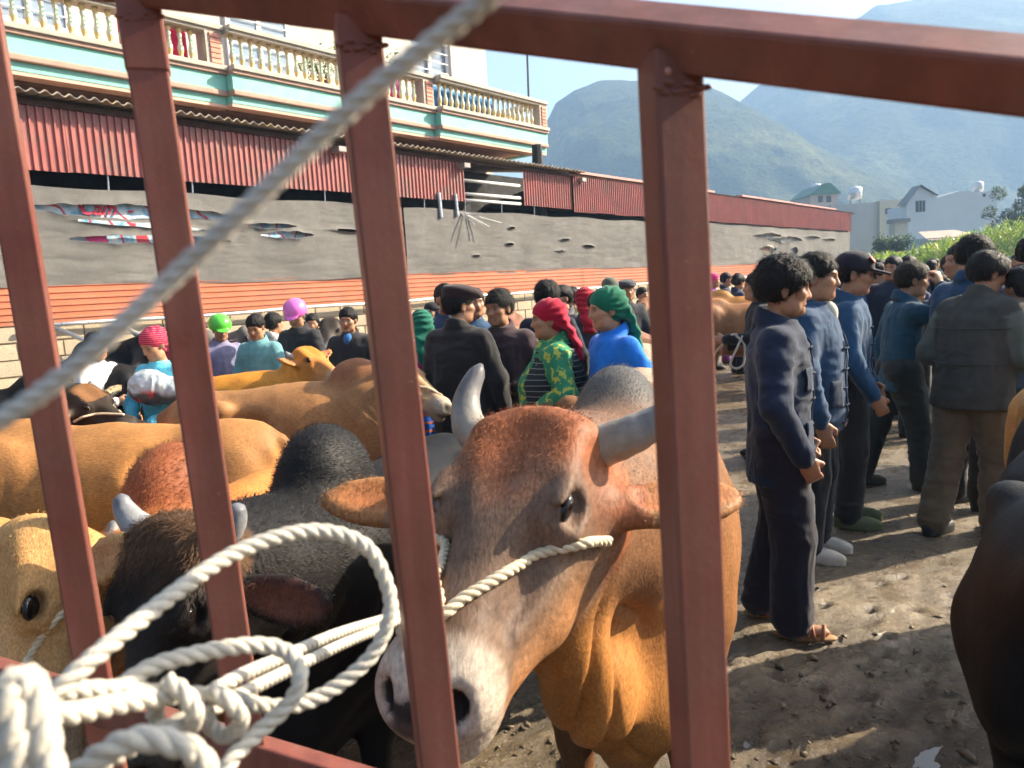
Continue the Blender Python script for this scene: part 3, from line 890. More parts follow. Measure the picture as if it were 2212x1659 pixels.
# laundry behind the balusters
def laundry(name, label, s0, s1, b, z0, z1, col, seed):
    ss = np.linspace(s0, s1, 24); zs = np.linspace(z0, z1, 12)
    S, Z = np.meshgrid(ss, zs, indexing='ij'); P = np.stack([S.ravel() * 5, Z.ravel() * 1.2, np.full(S.size, seed)], 1)
    bb = b + .06 * fbm(P, 3, seed)
    V = np.stack([W_P0[i] + S.ravel() * W_U[i] - bb * W_N[i] for i in range(3)], 1); V[:, 2] = Z.ravel() + .03 * vnoise(P, seed + 3)
    I = np.arange(S.size).reshape(S.shape); Q = np.stack([I[:-1, :-1], I[1:, :-1], I[1:, 1:], I[:-1, 1:]], -1).reshape(-1, 4)
    o = link(name, mesh_np(name, V, Q), cloth_mat(), color=col); so = o.modifiers.new('t', 'SOLIDIFY'); so.thickness = .008
    tag(o, label, 'laundry', 'laundry drying on the balcony')
laundry('hung_cloth', 'bright pink cloth hanging behind the left balusters', 6.35, 7.5, 1.55, 5.60, 6.22, (.85, .03, .16), 1)
laundry('hung_cloth', 'magenta cloth behind the balusters beside the middle brick pillar', 11.6, 12.4, 1.45, 5.60, 6.22, (.75, .05, .45), 2)
laundry('hung_cloth', 'blue cloth hanging behind the right run of balusters', 13.0, 15.4, 1.3, 5.60, 6.2, (.04, .22, .50), 3)

# ---------------------------------------------------------------- hills
def hill(name, label, prof, Yc, depth, seed, t_pad=.25, amp=.06):
    """limestone hill: crest height by bearing, steep front, spurs from noise"""
    prof = sorted(((p[0] - CX) / F_PX, p) for p in prof)
    tt = np.array([p[0] for p in prof])
    hz = np.array([at(p[1][0], p[1][1], Yc)[2] for p in prof])
    xx = np.array([at(p[1][0], p[1][1], Yc)[0] for p in prof])
    T = np.linspace(xx.min(), xx.max(), 200); Yr = np.linspace(-1, 1, 81)
    Xg, Yg = np.meshgrid(T, Yr, indexing='ij')
    crest = np.interp(Xg, xx, hz)
    P = np.stack([Xg.ravel() / Yc * 6, (Yg.ravel() * depth / Yc) * 6, np.zeros(Xg.size)], 1)
    n = fbm(P, 6, seed, .55).reshape(Xg.shape)
    fall = np.where(Yg < 0, np.clip(1 + Yg, 0, 1) ** .62, np.clip(1 - Yg, 0, 1) ** .6)
    z = crest * fall * (1 + .28 * n * (1 - np.abs(fall - .0)) * 2 * fall) - 2
    z += crest * amp * .5 * fbm(P * 5, 4, seed + 5).reshape(Xg.shape) * fall * (.35 + .65 * sstep(.0, .2, np.abs(Yg)))
    V = np.stack([Xg.ravel(), Yc + Yg.ravel() * depth + 30 * n.ravel() * sstep(.02, .3, np.abs(Yg.ravel())) * (np.abs(Yg.ravel()) < .95), z.ravel()], 1)
    I = np.arange(Xg.size).reshape(Xg.shape); Q = np.stack([I[:-1, :-1], I[1:, :-1], I[1:, 1:], I[:-1, 1:]], -1).reshape(-1, 4)
    m, n_, b = new_mat(name + '_cover')
    v = coords(n_)
    f = noise(n_, .011, 6, .62, v)
    c = ramp(n_, f, [(.36, (.022, .036, .014)), (.52, (.045, .062, .022)), (.64, (.14, .15, .05)), (.75, (.20, .19, .09))])
    c = mix(n_, 1., c, ramp(n_, noise(n_, .16, 4, .7, v), [(.3, .55), (.7, 1.4)]), 'MULTIPLY')
    n_.links.new(c, b.inputs['Base Color']); b.inputs['Roughness'].default_value = .95; b.inputs['Specular IOR Level'].default_value = .1
    bump(n_, b, noise(n_, .25, 5, .7, v), 1., 6.)
    o = link(name, mesh_np(name, V, Q), m)
    tag(o, label, kind='structure')
    return o
hill('hill', 'steep wooded limestone hill with sunlit grass near its top', [(1120, 600), (1150, 420), (1162, 320), (1178, 262), (1200, 215), (1240, 186), (1290, 170), (1340, 164), (1420, 166), (1520, 178), (1560, 192), (1600, 214), (1660, 262), (1760, 330), (1900, 430), (2050, 560)], 480, 170, 4)
hill('hill', 'larger shaded mountainside filling the view behind the houses', [(1420, 560), (1480, 420), (1560, 270), (1600, 212), (1640, 178), (1720, 125), (1800, 75), (1890, 8), (1990, -12), (2120, -22), (2300, -10), (2600, 80), (3000, 300), (3300, 500)], 640, 250, 9)

# ---------------------------------------------------------------- far houses
def far_box(root, name, px0, px1, py0, Y, depth, mat, rot=0.):
    a, b_ = at(px0, 560, Y), at(px1, 560, Y); top = at((px0 + px1) / 2, py0, Y)[2]
    mb = MB(); mb.box((a[0], Y, 0), (b_[0], Y + depth, top)); return mb.build(name, mat, root), a[0], b_[0], top
def far_houses():
    wht = M('far_white', (.62, .64, .68), .85, .06, .6); gry = M('far_grey', (.40, .40, .38), .9, .1, .5); grn = M('far_green_roof', (.06, .17, .13), .6)
    dk = M('far_window', (.06, .07, .08), .3); steel = M('tank_steel', (.62, .62, .62), .3, .05, metal=.6); tile = M('far_tile', (.42, .30, .24), .9, .2, 3); rf = M('far_roof_edge', (.20, .21, .22), .8)
    def tank(root, px, py0, py1, Y, r):
        a = at(px, py1, Y); t = at(px, py0, Y); h = t[2] - a[2]
        mb = MB().lathe([(r, 0), (r, h * .8), (r * .9, h * .86), (r * .35, h * .97), (r * .3, h)], 12, (a[0], Y + r + .5, a[2])); mb.build('water_tank', steel, root, True)
        mb = MB()
        for q in (-r * .7, r * .7): mb.box((a[0] + q - .05, Y + r + .45, a[2] - 1.), (a[0] + q + .05, Y + r + .55, a[2] + .02))
        mb.build('tank_stand', rf, root)
    # white house
    Y = 74
    r = empty('white_house', (at(2050, 560, Y)[0], Y, 0)); r.location = (0, 0, 0)
    tag(r, 'white plastered house with a left gable and a steel roof tank', 'house')
    x0, x1 = at(1958, 560, Y)[0], at(2075, 560, Y)[0]; x2 = at(2108, 560, Y)[0]; x3 = at(2156, 560, Y)[0]
    zt = at(2070, 412, Y)[2]; zl = at(1960, 440, Y)[2]; zp = at(1987, 403, Y)[2]; xp = at(1987, 403, Y)[0]; xr = at(2025, 425, Y)[0]; zr = at(2025, 425, Y)[2]
    mb = MB(); pts = [(x0, 0), (x2, 0), (x2, zt - .2), (x1, zt), (xr, zr), (xp, zp), (x0, zl)]
    mb.add([(x, Y, z) for x, z in pts] + [(x, Y + 1.2, z) for x, z in pts], [tuple(range(7))] + [tuple(range(7, 14))[::-1]] + [(i, i + 7, (i + 1) % 7 + 7, (i + 1) % 7) for i in range(7)])
    mb.build('wall', wht, r)
    mb = MB(); mb.box((x0 + 2.6, Y + 1.21, 0), (x2, Y + 9, zr - .3)); mb.build('rear_wall', wht, r)
    mb = MB(); mb.box((x2 + .02, Y + .3, 0), (x3, Y + 9, at(2130, 413, Y)[2])); mb.build('wing', wht, r)
    mb = MB(); mb.add([(x0 - .3, Y - .3, zl - .1), (xp, Y - .3, zp + .12), (xp, Y + 1.4, zp + .12), (x0 - .3, Y + 1.4, zl - .1)], [(0, 1, 2, 3)]); mb.add([(xp, Y - .3, zp + .12), (xr, Y - .3, zr + .1), (xr, Y + 1.4, zr + .1), (xp, Y + 1.4, zp + .12)], [(0, 1, 2, 3)]); mb.build('roof', rf, r)
    for (u0, v0, u1, v1) in ((1978, 434, 1998, 457), (2127, 418, 2133, 424), (2124, 464, 2129, 471)):
        a = at(u0, v0, Y); c = at(u1, v1, Y); yy = Y - .04 if u0 < 2100 else Y + .26
        mb = MB(); mb.box((a[0], yy, c[2]), (c[0], yy + .03, a[2])); w = mb.build('window', dk, r)
        if u0 < 2000:
            q = MB()
            for t in (.33, .66): q.box((a[0] + t * (c[0] - a[0]) - .03, yy - .03, c[2]), (a[0] + t * (c[0] - a[0]) + .03, yy - .01, a[2]))
            q.build('window_bar', gry, w)
    tank(r, 2126, 388, 413, Y, .45)
    mb = MB(); mb.tube([(at(2106, 420, Y)[0], Y + .1, 0), (at(2106, 420, Y)[0], Y + .1, zt)], .09, 6); mb.build('drain_pipe', gry, r)
    # grey house
    Y = 88
    r = empty('grey_house'); tag(r, 'flat grey concrete house with a cylindrical tank, left of the white house', 'house')
    far_box(r, 'wall', 1795, 1948, 438, Y, 9, gry)
    far_box(r, 'parapet', 1900, 1946, 432, Y - .5, 8, M('far_tan', (.45, .42, .33), .9), )
    a = at(1918, 456, Y - .5); mb = MB(); mb.box((a[0] - .3, Y - .56, a[2] - .35), (a[0] + .35, Y - .5, a[2] + .3)); mb.build('window', dk, r)
    tank(r, 1858, 399, 428, Y, .75)
    # small green-roofed house
    Y = 100
    r = empty('green_roof_house'); tag(r, 'small house with a dark green gabled roof beyond the shed end', 'house')
    w, x0, x1, zt = far_box(r, 'wall', 1752, 1812, 420, Y, 7, M('far_pink', (.45, .38, .36), .9))
    zr = at(1785, 400, Y)[2]; xm = (x0 + x1) / 2
    mb = MB(); mb.add([(x0 - .2, Y - .5, zt), (x1 + .2, Y - .5, zt), (xm + .6, Y - .5, zr + .2), (xm - .2, Y - .5, zr + .2), (x0 - .2, Y + 7, zt), (x1 + .2, Y + 7, zt), (xm + .6, Y + 7, zr + .2), (xm - .2, Y + 7, zr + .2)], [(0, 1, 2, 3), (4, 7, 6, 5), (0, 3, 7, 4), (1, 5, 6, 2), (3, 2, 6, 7), (0, 4, 5, 1)])
    mb.build('roof', grn, r)
    for u in (1772, 1790):
        a = at(u, 430, Y); mb = MB(); mb.box((a[0] - .3, Y - .06, a[2] - .4), (a[0] + .3, Y - .01, a[2] + .4)); mb.build('window', dk, r)
    tank(r, 1770, 394, 410, Y + 3, .6)
    # low outbuildings by the crops
    Y = 62
    r = empty('tiled_outbuilding'); tag(r, 'low outbuilding with a faded tiled roof in front of the white house', 'outbuilding')
    far_box(r, 'wall', 1985, 2120, 512, Y, 5, M('far_blue_wall', (.34, .40, .46), .9))
    a, b_ = at(2000, 506, Y), at(2125, 506, Y); t = at(2100, 494, Y + 4)
    mb = MB(); mb.add([(a[0], Y - .4, a[2] - .5), (b_[0], Y - .4, a[2] - .5), (b_[0], Y + 4, t[2]), (a[0] + 1.5, Y + 4, t[2])], [(0, 1, 2, 3)]); mb.build('roof', tile, r)
    r = empty('gate_pillar', (0, 0, 0)); tag(r, 'pale square gate pillar with a cap beside the white house', 'pillar')
    a = at(1947, 540, 66); top = at(1947, 480, 66)[2]
    mb = MB(); mb.box((a[0] - .55, 66, 0), (a[0] + .55, 67, top)); mb.build('shaft', M('far_tan', (.45, .42, .33), .9), r)
    mb = MB(); mb.box((a[0] - .7, 65.85, top), (a[0] + .7, 67.15, top + .3)); mb.build('cap', rf, r)
far_houses()

# ---------------------------------------------------------------- crops on the bank, the far tree, balcony plant
def blades(n, place, L, w, cols, seed, droop=.5, seg=3):
    """many narrow bent leaves as one mesh"""
    g = np.random.default_rng(seed)
    B = place(g, n); az = g.uniform(0, 2 * np.pi, n); up = g.uniform(.35, 1.0, n); l = L * g.uniform(.6, 1.2, n)
    D = np.stack([np.cos(az), np.sin(az), np.zeros(n)], 1); S = np.stack([-np.sin(az), np.cos(az), np.zeros(n)], 1)
    rows = []
    for k in range(seg + 1):
        t = k / seg
        p = B + D * (l * t * (1.05 - up * .7))[:, None]; p[:, 2] += l * (up * t - droop * t * t)
        ww = w * (1 - t) ** .6 * (.5 + .5 * min(1, t * 4 + .4))
        rows += [p - S * ww, p + S * ww]
    V = np.stack(rows, 1).reshape(-1, 3); b = np.arange(n)[:, None] * (2 * seg + 2)
    Q = np.concatenate([b + np.array([[2 * k, 2 * k + 1, 2 * k + 3, 2 * k + 2]]) for k in range(seg)])
    c = np.asarray(cols)[g.integers(0, len(cols), n)] * g.uniform(.7, 1.3, (n, 1))
    return V, Q, np.repeat(c, 2 * seg + 2, 0)
def leaf_mat():
    m, n, b = new_mat('leaf')
    n.links.new(nd(n, 'ShaderNodeVertexColor', layer_name='Col').outputs[0], b.inputs['Base Color'])
    b.inputs['Roughness'].default_value = .5
    tr = nd(n, 'ShaderNodeBsdfTranslucent'); n.links.new(nd(n, 'ShaderNodeVertexColor', layer_name='Col').outputs[0], tr.inputs[0])
    mx = nd(n, 'ShaderNodeMixShader'); mx.inputs[0].default_value = .45
    n.links.new(b.outputs[0], mx.inputs[1]); n.links.new(tr.outputs[0], mx.inputs[2]); n.links.new(mx.outputs[0], n.nodes['Material Output'].inputs[0])
    return m
m_leaf = leaf_mat()
def crops():
    def place(g, n):
        u = g.uniform(1880, 2420, n); Y = g.uniform(36, 50, n)
        p = np.zeros((n, 3)); p[:, 0] = (u - CX) / F_PX * Y; p[:, 1] = Y
        top = 1.9 + 1.2 * sstep(1900, 2200, u) + .3 * vnoise(np.stack([u * .05, Y * .7, u * 0], 1), 3)
        p[:, 2] = top * g.uniform(.3, 1, n) ** .6
        return p
    V, Q, c = blades(18000, place, .75, .035, [(.27, .38, .03), (.18, .32, .03), (.38, .42, .06), (.09, .19, .03)], 4)
    tag(link('crop_plants', mesh_np('crop_plants', V, Q, c), m_leaf), 'sunlit green crop of tall leafy plants behind the crowd', 'crops', kind='stuff')
    mb = MB()
    a = [(at(1890, 560, 35)[0], 35.5), (60, 35.5), (60, 53), (at(1890, 560, 52)[0] , 53)]
    mb.add([(x, y, -.05) for x, y in a] + [(x + (1. if i in (0, 3) else 0), y + (1 if i < 2 else 0), .9) for i, (x, y) in enumerate(a)], [(0, 1, 5, 4), (1, 2, 6, 5), (2, 3, 7, 6), (3, 0, 4, 7), (4, 5, 6, 7)])
    tag(mb.build('crop_bank', M('bank_soil', (.07, .09, .03), .95, .3, 1.5)), 'low earth bank under the crop', kind='structure')
crops()
def far_tree(name, label, px, py_top, py_bot, Y, spread, n, seed, cols):
    base = at(px, 560, Y); top = at(px, py_top, Y)[2]; bot = at(px, py_bot, Y)[2]
    root = empty(name, (base[0], Y, 0)); tag(root, label, 'tree')
    mb = MB(); h = top
    mb.tube([(0, 0, 0), (.1, 0, h * .4), (-.1, .1, h * .75)], [.22, .16, .07], 8)
    g = np.random.default_rng(seed); cl = []
    for k in range(26):
        a = g.uniform(0, 2 * np.pi); r = spread * g.uniform(.2, 1); z = bot + (top - bot) * g.uniform(.0, 1.)
        e = np.array([math.cos(a) * r, math.sin(a) * r, z]); cl.append((e, g.uniform(.35, .75)))
        if k < 12: mb.tube([(0, 0, h * .35), (e[0] * .5, e[1] * .5, (h * .35 + z) / 2 + .2), tuple(e)], [.09, .05, .02], 5)
    mb.build('trunk', M('bark', (.09, .07, .05), .9), root, True)
    def place(g, n):
        i = g.integers(0, len(cl), n); c = np.array([cl[k][0] for k in i]); r = np.array([cl[k][1] for k in i])
        d = g.normal(0, 1, (n, 3)); d /= np.linalg.norm(d, axis=1, keepdims=True)
        return c + d * (r * g.uniform(.5, 1, n))[:, None]
    V, Q, c = blades(n, place, .32, .07, cols, seed, .6, 2)
    link('crown', mesh_np('crown', V, Q, c), m_leaf, root)
far_tree('leafy_tree', 'grey green leafy tree at the right edge beside the white house', 2195, 402, 500, 58, 1.9, 7000, 6, [(.05, .09, .03), (.08, .12, .05), (.12, .15, .07)])
far_tree('leafy_tree', 'small dark bush tree by the crop below the gate pillar', 1930, 520, 545, 52, 1.2, 2500, 8, [(.04, .08, .02), (.06, .11, .03)])
def balcony_plant(label, s, b, z, n, seed):
    root = empty('potted_plant', W(s, b, z)); tag(root, label, 'plant')
    MB().lathe([(.10, 0), (.14, .2), (.15, .22)], 10).build('pot', M('pot', (.3, .14, .09), .8), root, True)
    mb = MB(); g = random.Random(seed); tips = []
    for k in range(7):
        e = (g.uniform(-.45, .45), g.uniform(-.3, .3), g.uniform(.5, 1.0)); tips.append(e)
        mb.tube([(0, 0, .2), (e[0] * .4, e[1] * .4, e[2] * .7), e], [.012, .008, .004], 5)
    mb.build('stem', M('stem', (.10, .12, .04), .8), root)
    def place(g_, n_):
        i = g_.integers(0, len(tips), n_); t = g_.uniform(.5, 1.05, n_)[:, None]
        return np.array(tips)[i] * t + g_.normal(0, .06, (n_, 3))
    V, Q, c = blades(n, place, .16, .03, [(.12, .22, .03), (.2, .3, .05), (.06, .13, .02)], seed, .8, 2)
    link('leaves', mesh_np('leaves', V, Q, c), m_leaf, root)
balcony_plant('leafy potted plant behind the middle balusters', 10.35, 1.6, 5.66, 260, 3)
balcony_plant('small potted plant beside the plaster wall left of the window', 12.2, 1.9, 5.9, 180, 5)

def clods():
    g = np.random.default_rng(21); V = []; T = []; C = []
    t = (1 + 5 ** .5) / 2
    iv = np.array([(-1, t, 0), (1, t, 0), (-1, -t, 0), (1, -t, 0), (0, -1, t), (0, 1, t), (0, -1, -t), (0, 1, -t), (t, 0, -1), (t, 0, 1), (-t, 0, -1), (-t, 0, 1)]) / 1.9
    it = np.array([(0, 11, 5), (0, 5, 1), (0, 1, 7), (0, 7, 10), (0, 10, 11), (1, 5, 9), (5, 11, 4), (11, 10, 2), (10, 7, 6), (7, 1, 8), (3, 9, 4), (3, 4, 2), (3, 2, 6), (3, 6, 8), (3, 8, 9), (4, 9, 5), (2, 4, 11), (6, 2, 10), (8, 6, 7), (9, 8, 1)])
    for k in range(2200):
        y = 1.9 + 5.5 * g.random() ** 1.8; x = g.uniform(-.6, 4.4); r = g.uniform(.003, .012) * (1 if g.random() < .93 else 1.9)
        p = iv * (1 + .35 * g.normal(size=(12, 1))) * np.array([r * g.uniform(.8, 1.8), r * g.uniform(.8, 1.5), r * .55])
        a = g.uniform(0, 6.28); p[:, :2] = p[:, :2] @ np.array([[math.cos(a), -math.sin(a)], [math.sin(a), math.cos(a)]])
        b = len(V) * 12; V.append(p + [x, y, r * .1 - .002 + .008 * (y < 3.3)]); T.append(it + b); C.append(np.tile(np.array([.10, .075, .045]) * g.uniform(.5, 1.6), (12, 1)))
    V = np.concatenate(V); T = np.concatenate(T); C = np.concatenate(C)
    m = M('clod', (.1, .08, .05), .5, .3, 30, 90, .6, .006, src='attr')
    tag(link('mud_clods', mesh_np('mud_clods', V, None, C, True, T), m), 'small dark clods of mud and dung scattered over the yard', 'mud', kind='stuff')
    def place(g_, n):
        p = np.zeros((n, 3)); p[:, 1] = 1.9 + 6 * g_.random(n) ** 1.6; p[:, 0] = g_.uniform(-.6, 4.6, n); p[:, 2] = .012; return p
    V, Q, c = blades(500, place, .07, .0016, [(.40, .32, .16), (.30, .24, .12)], 33, 1.0, 1)
    V[:, 2] = .012 + .25 * (V[:, 2] - .012)
    tag(link('straw_bits', mesh_np('straw_bits', V, Q, c), m), 'pale bits of straw trodden into the mud', 'straw', kind='stuff')
clods()
# ================================================================ CATTLE
m_fur = fur_mat()
m_horn = M('horn', (.3, .3, .3), .55, .4, 18, 70, .35, .004, src='attr', spec=.35)
m_eye, _n, _b = new_mat('eye_wet')
_n.links.new(nd(_n, 'ShaderNodeVertexColor', layer_name='Col').outputs[0], _b.inputs['Base Color']); _b.inputs['Roughness'].default_value = .06; _b.inputs['Specular IOR Level'].default_value = .45
m_rope = M('halter_rope', (.62, .52, .36), .9, .25, 60, 300, .5, .003)
m_white_rope = M('white_rope', (.52, .485, .41), .85, .14, 30, 320, .5, .003, rvar=.08)

def smooth_path(pts, n):
    """Catmull-Rom through the points"""
    P = np.array(pts, float); P = np.vstack([2 * P[0] - P[1], P, 2 * P[-1] - P[-2]]); out = []
    for i in range(1, len(P) - 2):
        p0, p1, p2, p3 = P[i - 1:i + 3]
        for t in np.linspace(0, 1, n, endpoint=False):
            out.append(.5 * (2 * p1 + (p2 - p0) * t + (2 * p0 - 5 * p1 + 4 * p2 - p3) * t * t + (3 * p1 - p0 - 3 * p2 + p3) * t ** 3))
    out.append(P[-2]); return np.array(out)
def twisted(pts, r, step=None, sides=7, lay=5.2, strand=3):
    """laid rope: strands wound round the path"""
    P = smooth_path(pts, 40); L = np.r_[0, np.cumsum(np.linalg.norm(np.diff(P, axis=0), axis=1))]
    step = step or r * .45
    n = max(8, int(L[-1] / step)); s = np.linspace(0, L[-1], n)
    C = np.stack([np.interp(s, L, P[:, i]) for i in range(3)], 1)
    Tn = np.gradient(C, axis=0); Tn /= np.linalg.norm(Tn, axis=1, keepdims=True) + 1e-12
    N = np.zeros_like(C); v = np.cross(Tn[0], [0, 0, 1.]); 
    if np.linalg.norm(v) < .1: v = np.cross(Tn[0], [1., 0, 0])
    for i in range(n):
        v = v - Tn[i] * (v @ Tn[i]); v /= np.linalg.norm(v); N[i] = v
    B = np.cross(Tn, N)
    V = []; Q = []; base = 0
    for k in range(strand):
        ph = 2 * np.pi * (s / (lay * r) + k / strand)
        O = C + .40 * r * (N * np.cos(ph)[:, None] + B * np.sin(ph)[:, None])
        for j in range(sides):
            a = 2 * np.pi * j / sides
            V.append(O + .64 * r * (N * math.cos(a) + B * math.sin(a)))
        I = base + np.arange(sides * n).reshape(sides, n); J = np.roll(I, -1, 0)
        Q.append(np.stack([I[:, :-1], J[:, :-1], J[:, 1:], I[:, 1:]], -1).reshape(-1, 4)); base += sides * n
    return np.concatenate(V), np.concatenate(Q)
def rope(name, pts, r, mat, parent=None, **kw):
    V, Q = twisted(pts, r, **kw)
    return link(name, mesh_np(name, V, Q), mat, parent)

def horn_mesh(pts, r0, n=22, sides=14, cols=((.42, .38, .30), (.30, .30, .29), (.10, .11, .12)), tip=.38):
    P = smooth_path(pts, max(2, n // (len(pts) - 1))); m = len(P); t = np.linspace(0, 1, m)
    rad = r0 * (1 - t ** 1.6 * (1 - tip)) * (1 + .025 * np.sin(t * 40) * (t < .5)) ; rad[-1] *= .3; rad[-2] *= .75
    mb = MB(); mb.tube(P, list(rad), sides)
    me = mb.mesh('horn', True)
    V = np.array(mb.v); c = np.zeros((len(V), 3)); tt = np.repeat(t, sides)
    k = np.clip(tt + .12 * fbm(V * 40, 2, 3), 0, 1)[:, None]
    a, b, d = map(np.array, cols)
    c = np.where(k < .5, a + (b - a) * k * 2, b + (d - b) * (k - .5) * 2)
    at_ = me.color_attributes.new('Col', 'FLOAT_COLOR', 'POINT'); c4 = np.ones((len(V), 4), np.float32); c4[:, :3] = c
    at_.data.foreach_set('color', c4.ravel())
    me.materials.append(m_horn)
    return me
def ball(name, c, r, col_fn, parent, mat, R=None, n=16):
    """small coloured ellipsoid (eyes)"""
    th = np.linspace(0, np.pi, n); ph = np.linspace(0, 2 * np.pi, 2 * n, endpoint=False)
    T, Pp = np.meshgrid(th, ph, indexing='ij')
    U = np.stack([np.cos(T), np.sin(T) * np.cos(Pp), np.sin(T) * np.sin(Pp)], -1).reshape(-1, 3)
    V = U * np.asarray(r)
    if R is not None: V = V @ np.asarray(R).T
    I = np.arange(U.shape[0]).reshape(n, 2 * n); J = np.roll(I, -1, 1)
    Q = np.stack([I[:-1], I[1:], J[1:], J[:-1]], -1).reshape(-1, 4)
    return link(name, mesh_np(name, V + np.asarray(c), Q, col_fn(U)), mat, parent)
def eye_cols(U):
    x = U[:, 0:1]
    iris = np.array([.010, .007, .006]); white = np.array([.16, .11, .09])
    k = sstep(.2, .34, x)
    return white * (1 - k) + iris * k

PALE = (.62, .55, .46)
def cow(name, label, x, y, heading, col, belly=None, scale=1.0, h=.022, hh=None, poll=(1.02, 0, 1.22), face=(.62, 0, -.78), lat=None,
        hump=1.0, hump_col=None, head_col=None, muzzle=(.50, .44, .38), ear_col=None, ear_in=(.40, .17, .10), horns=None, horn_r=.03, group=None, z0=0., ear_len=.17, ear_dir=(.05, 1, .05),
        halter=None, tail=True, fur=0, fur_len=.03, fur_w=None, fur_lift=.3, seed=1, head_scale=1.0, mask=None, dark_leg=None, post=None, tail_side=0., hoofc=(.03, .028, .025), category='cow', legs=True, horn_cols=None, dewlap=0., folds=.013, halter_a=.385):
    """one animal in its own frame: x forward, y left, z up; head frame = (poll point, face direction, lateral)"""
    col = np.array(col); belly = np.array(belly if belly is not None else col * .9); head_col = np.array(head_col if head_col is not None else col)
    ear_col = np.array(ear_col if ear_col is not None else head_col); hump_col = np.array(hump_col if hump_col is not None else col); legc = np.array(dark_leg if dark_leg is not None else col * .8)
    root = empty(name, (x, y, z0), heading, scale); tag(root, label, category, group)
    poll = np.array(poll, float); fa = np.array(face, float); fa /= np.linalg.norm(fa)
    la = np.array(lat if lat is not None else np.cross([0, 0, 1.], fa), float)
    la -= fa * (la @ fa); la /= np.linalg.norm(la); cn = np.cross(fa, la)
    if np.dot(cn, [0, 0, 1.]) + np.dot(cn, [.3, 0, 0]) < 0: cn = -cn
    S = head_scale
    RH = np.stack([fa, la, cn], 1)
    def Hd(a, b, c): return poll + S * (fa * a + la * b + cn * c)
    # grid
    lo = np.array([-1.08, -.42, -.03]); hi = np.array([.95, .42, 1.5])
    tips = [Hd(.56, 0, 0), Hd(0, .42, 0), Hd(0, -.42, 0), Hd(.1, .3, -.25), Hd(.1, -.3, -.25), Hd(-.1, 0, .05), Hd(.5, 0, -.2)]
    lo = np.minimum(lo, np.min(tips, 0) - .04); hi = np.maximum(hi, np.max(tips, 0) + .04)
    if hh:
        hp = [Hd(-.06, .15, .03), Hd(-.06, -.15, .03), Hd(.52, .1, .02), Hd(.52, -.1, -.16)]
        fl, fh = np.min(hp, 0), np.max(hp, 0)
        axs = [axis_var(lo[i], hi[i], fl[i], fh[i], hh, h) for i in range(3)]
    else: axs = [np.arange(lo[i], hi[i] + h, h) for i in range(3)]
    f = Field(*axs)
    dk = col * .75
    f.op(ell((-.05, 0, .83), (.72, .30, .36)), .05, belly)
    f.op(ell((-.02, 0, .95), (.74, .27, .27)), .06, col)
    f.op(ell((.48, 0, .86), (.30, .25, .40)), .08, col)
    f.op(ell((-.62, 0, .95), (.30, .25, .26)), .08, col)
    f.op(ell((.62, 0, .66), (.16, .13, .24)), .08, belly)
    for sy in (-1, 1):
        f.op(ell((-.50, .20 * sy, 1.10), (.08, .06, .07)), .05, col)
        f.op(ell((-.84, .10 * sy, 1.02), (.06, .05, .07)), .05, col)
        f.op(ell((.46, .17 * sy, .92), (.20, .11, .30)), .06, col)
        f.op(ell((-.62, .15 * sy, .80), (.24, .13, .30)), .06, col)
        f.op(ell((-.33, .25 * sy, .99), (.13, .07, .10)), .06, None, 'sub')
    f.op(cone((-.80, 0, 1.10), (.40, 0, 1.13), .075, .10), .07, col)
    if hump: f.op(ell((.40, 0, 1.17 + .05 * hump), (.21, .09 + .04 * hump, .07 + .12 * hump), rot_zyx(0, .1)), .06, hump_col)
    # neck
    nb = np.array([.50, 0, .98]); nk = Hd(.10, 0, -.13)
    mid = nb * .5 + nk * .5 + np.array([0, 0, .0])
    f.op(cone(nb, mid, .26, .19), .09, col); f.op(cone(mid, nk, .19, .135 * S), .07, col * .5 + head_col * .5)
    f.op(cone(nb + [.06, 0, -.20], mid + [0, 0, -.14], .12, .09), .08, belly); f.op(cone(mid + [0, 0, -.13], nk + [0, 0, -.08], .09, .07), .06, belly)
    f.op(cone(np.array([.45, 0, 1.12]), nk * .8 + nb * .2 + [0, 0, .09], .13, .10), .07, hump_col * .5 + col * .5)
    if dewlap:
        t0 = nk + [-.02, 0, -.16]; t1 = np.array([.64, 0, .62]); t2 = np.array([.60, 0, .42])
        for a_, b_, ra, rb in ((t0, (t0 + t1) / 2 + [.04, 0, -.06], .07, .085), ((t0 + t1) / 2 + [.04, 0, -.06], t1, .085, .10), (t1, t2, .10, .06)):
            f.op(cone(a_, b_, ra * dewlap, rb * dewlap), .07, belly)
        f.op(cone(nb + [.04, 0, -.1], t1, .20, .14), .08, belly)
    # legs
    for sy in (-1, 1):
        if legs:
            q = .02 * sy * (1 if seed % 2 else -1)
            chain(f, [(.50, .15 * sy, .74), (.47 + q, .15 * sy, .50), (.50 + q, .145 * sy, .38)], [.115, .072, .052], .05, legc)
            chain(f, [(.50 + q, .145 * sy, .38), (.49 + q, .145 * sy, .14), (.51 + q, .145 * sy, .09)], [.05, .034, .042], .02, legc)
            f.op(ell((.53 + q, .145 * sy, .035), (.065, .048, .045)), .015, hoofc)
            chain(f, [(-.58, .15 * sy, .80), (-.47 - q, .16 * sy, .60), (-.70 - q, .145 * sy, .42)], [.17, .11, .05], .06, legc)
            chain(f, [(-.70 - q, .145 * sy, .43), (-.675 - q, .145 * sy, .14), (-.66 - q, .145 * sy, .09)], [.046, .034, .042], .02, legc)
            f.op(ell((-.64 - q, .145 * sy, .035), (.065, .048, .045)), .015, hoofc)
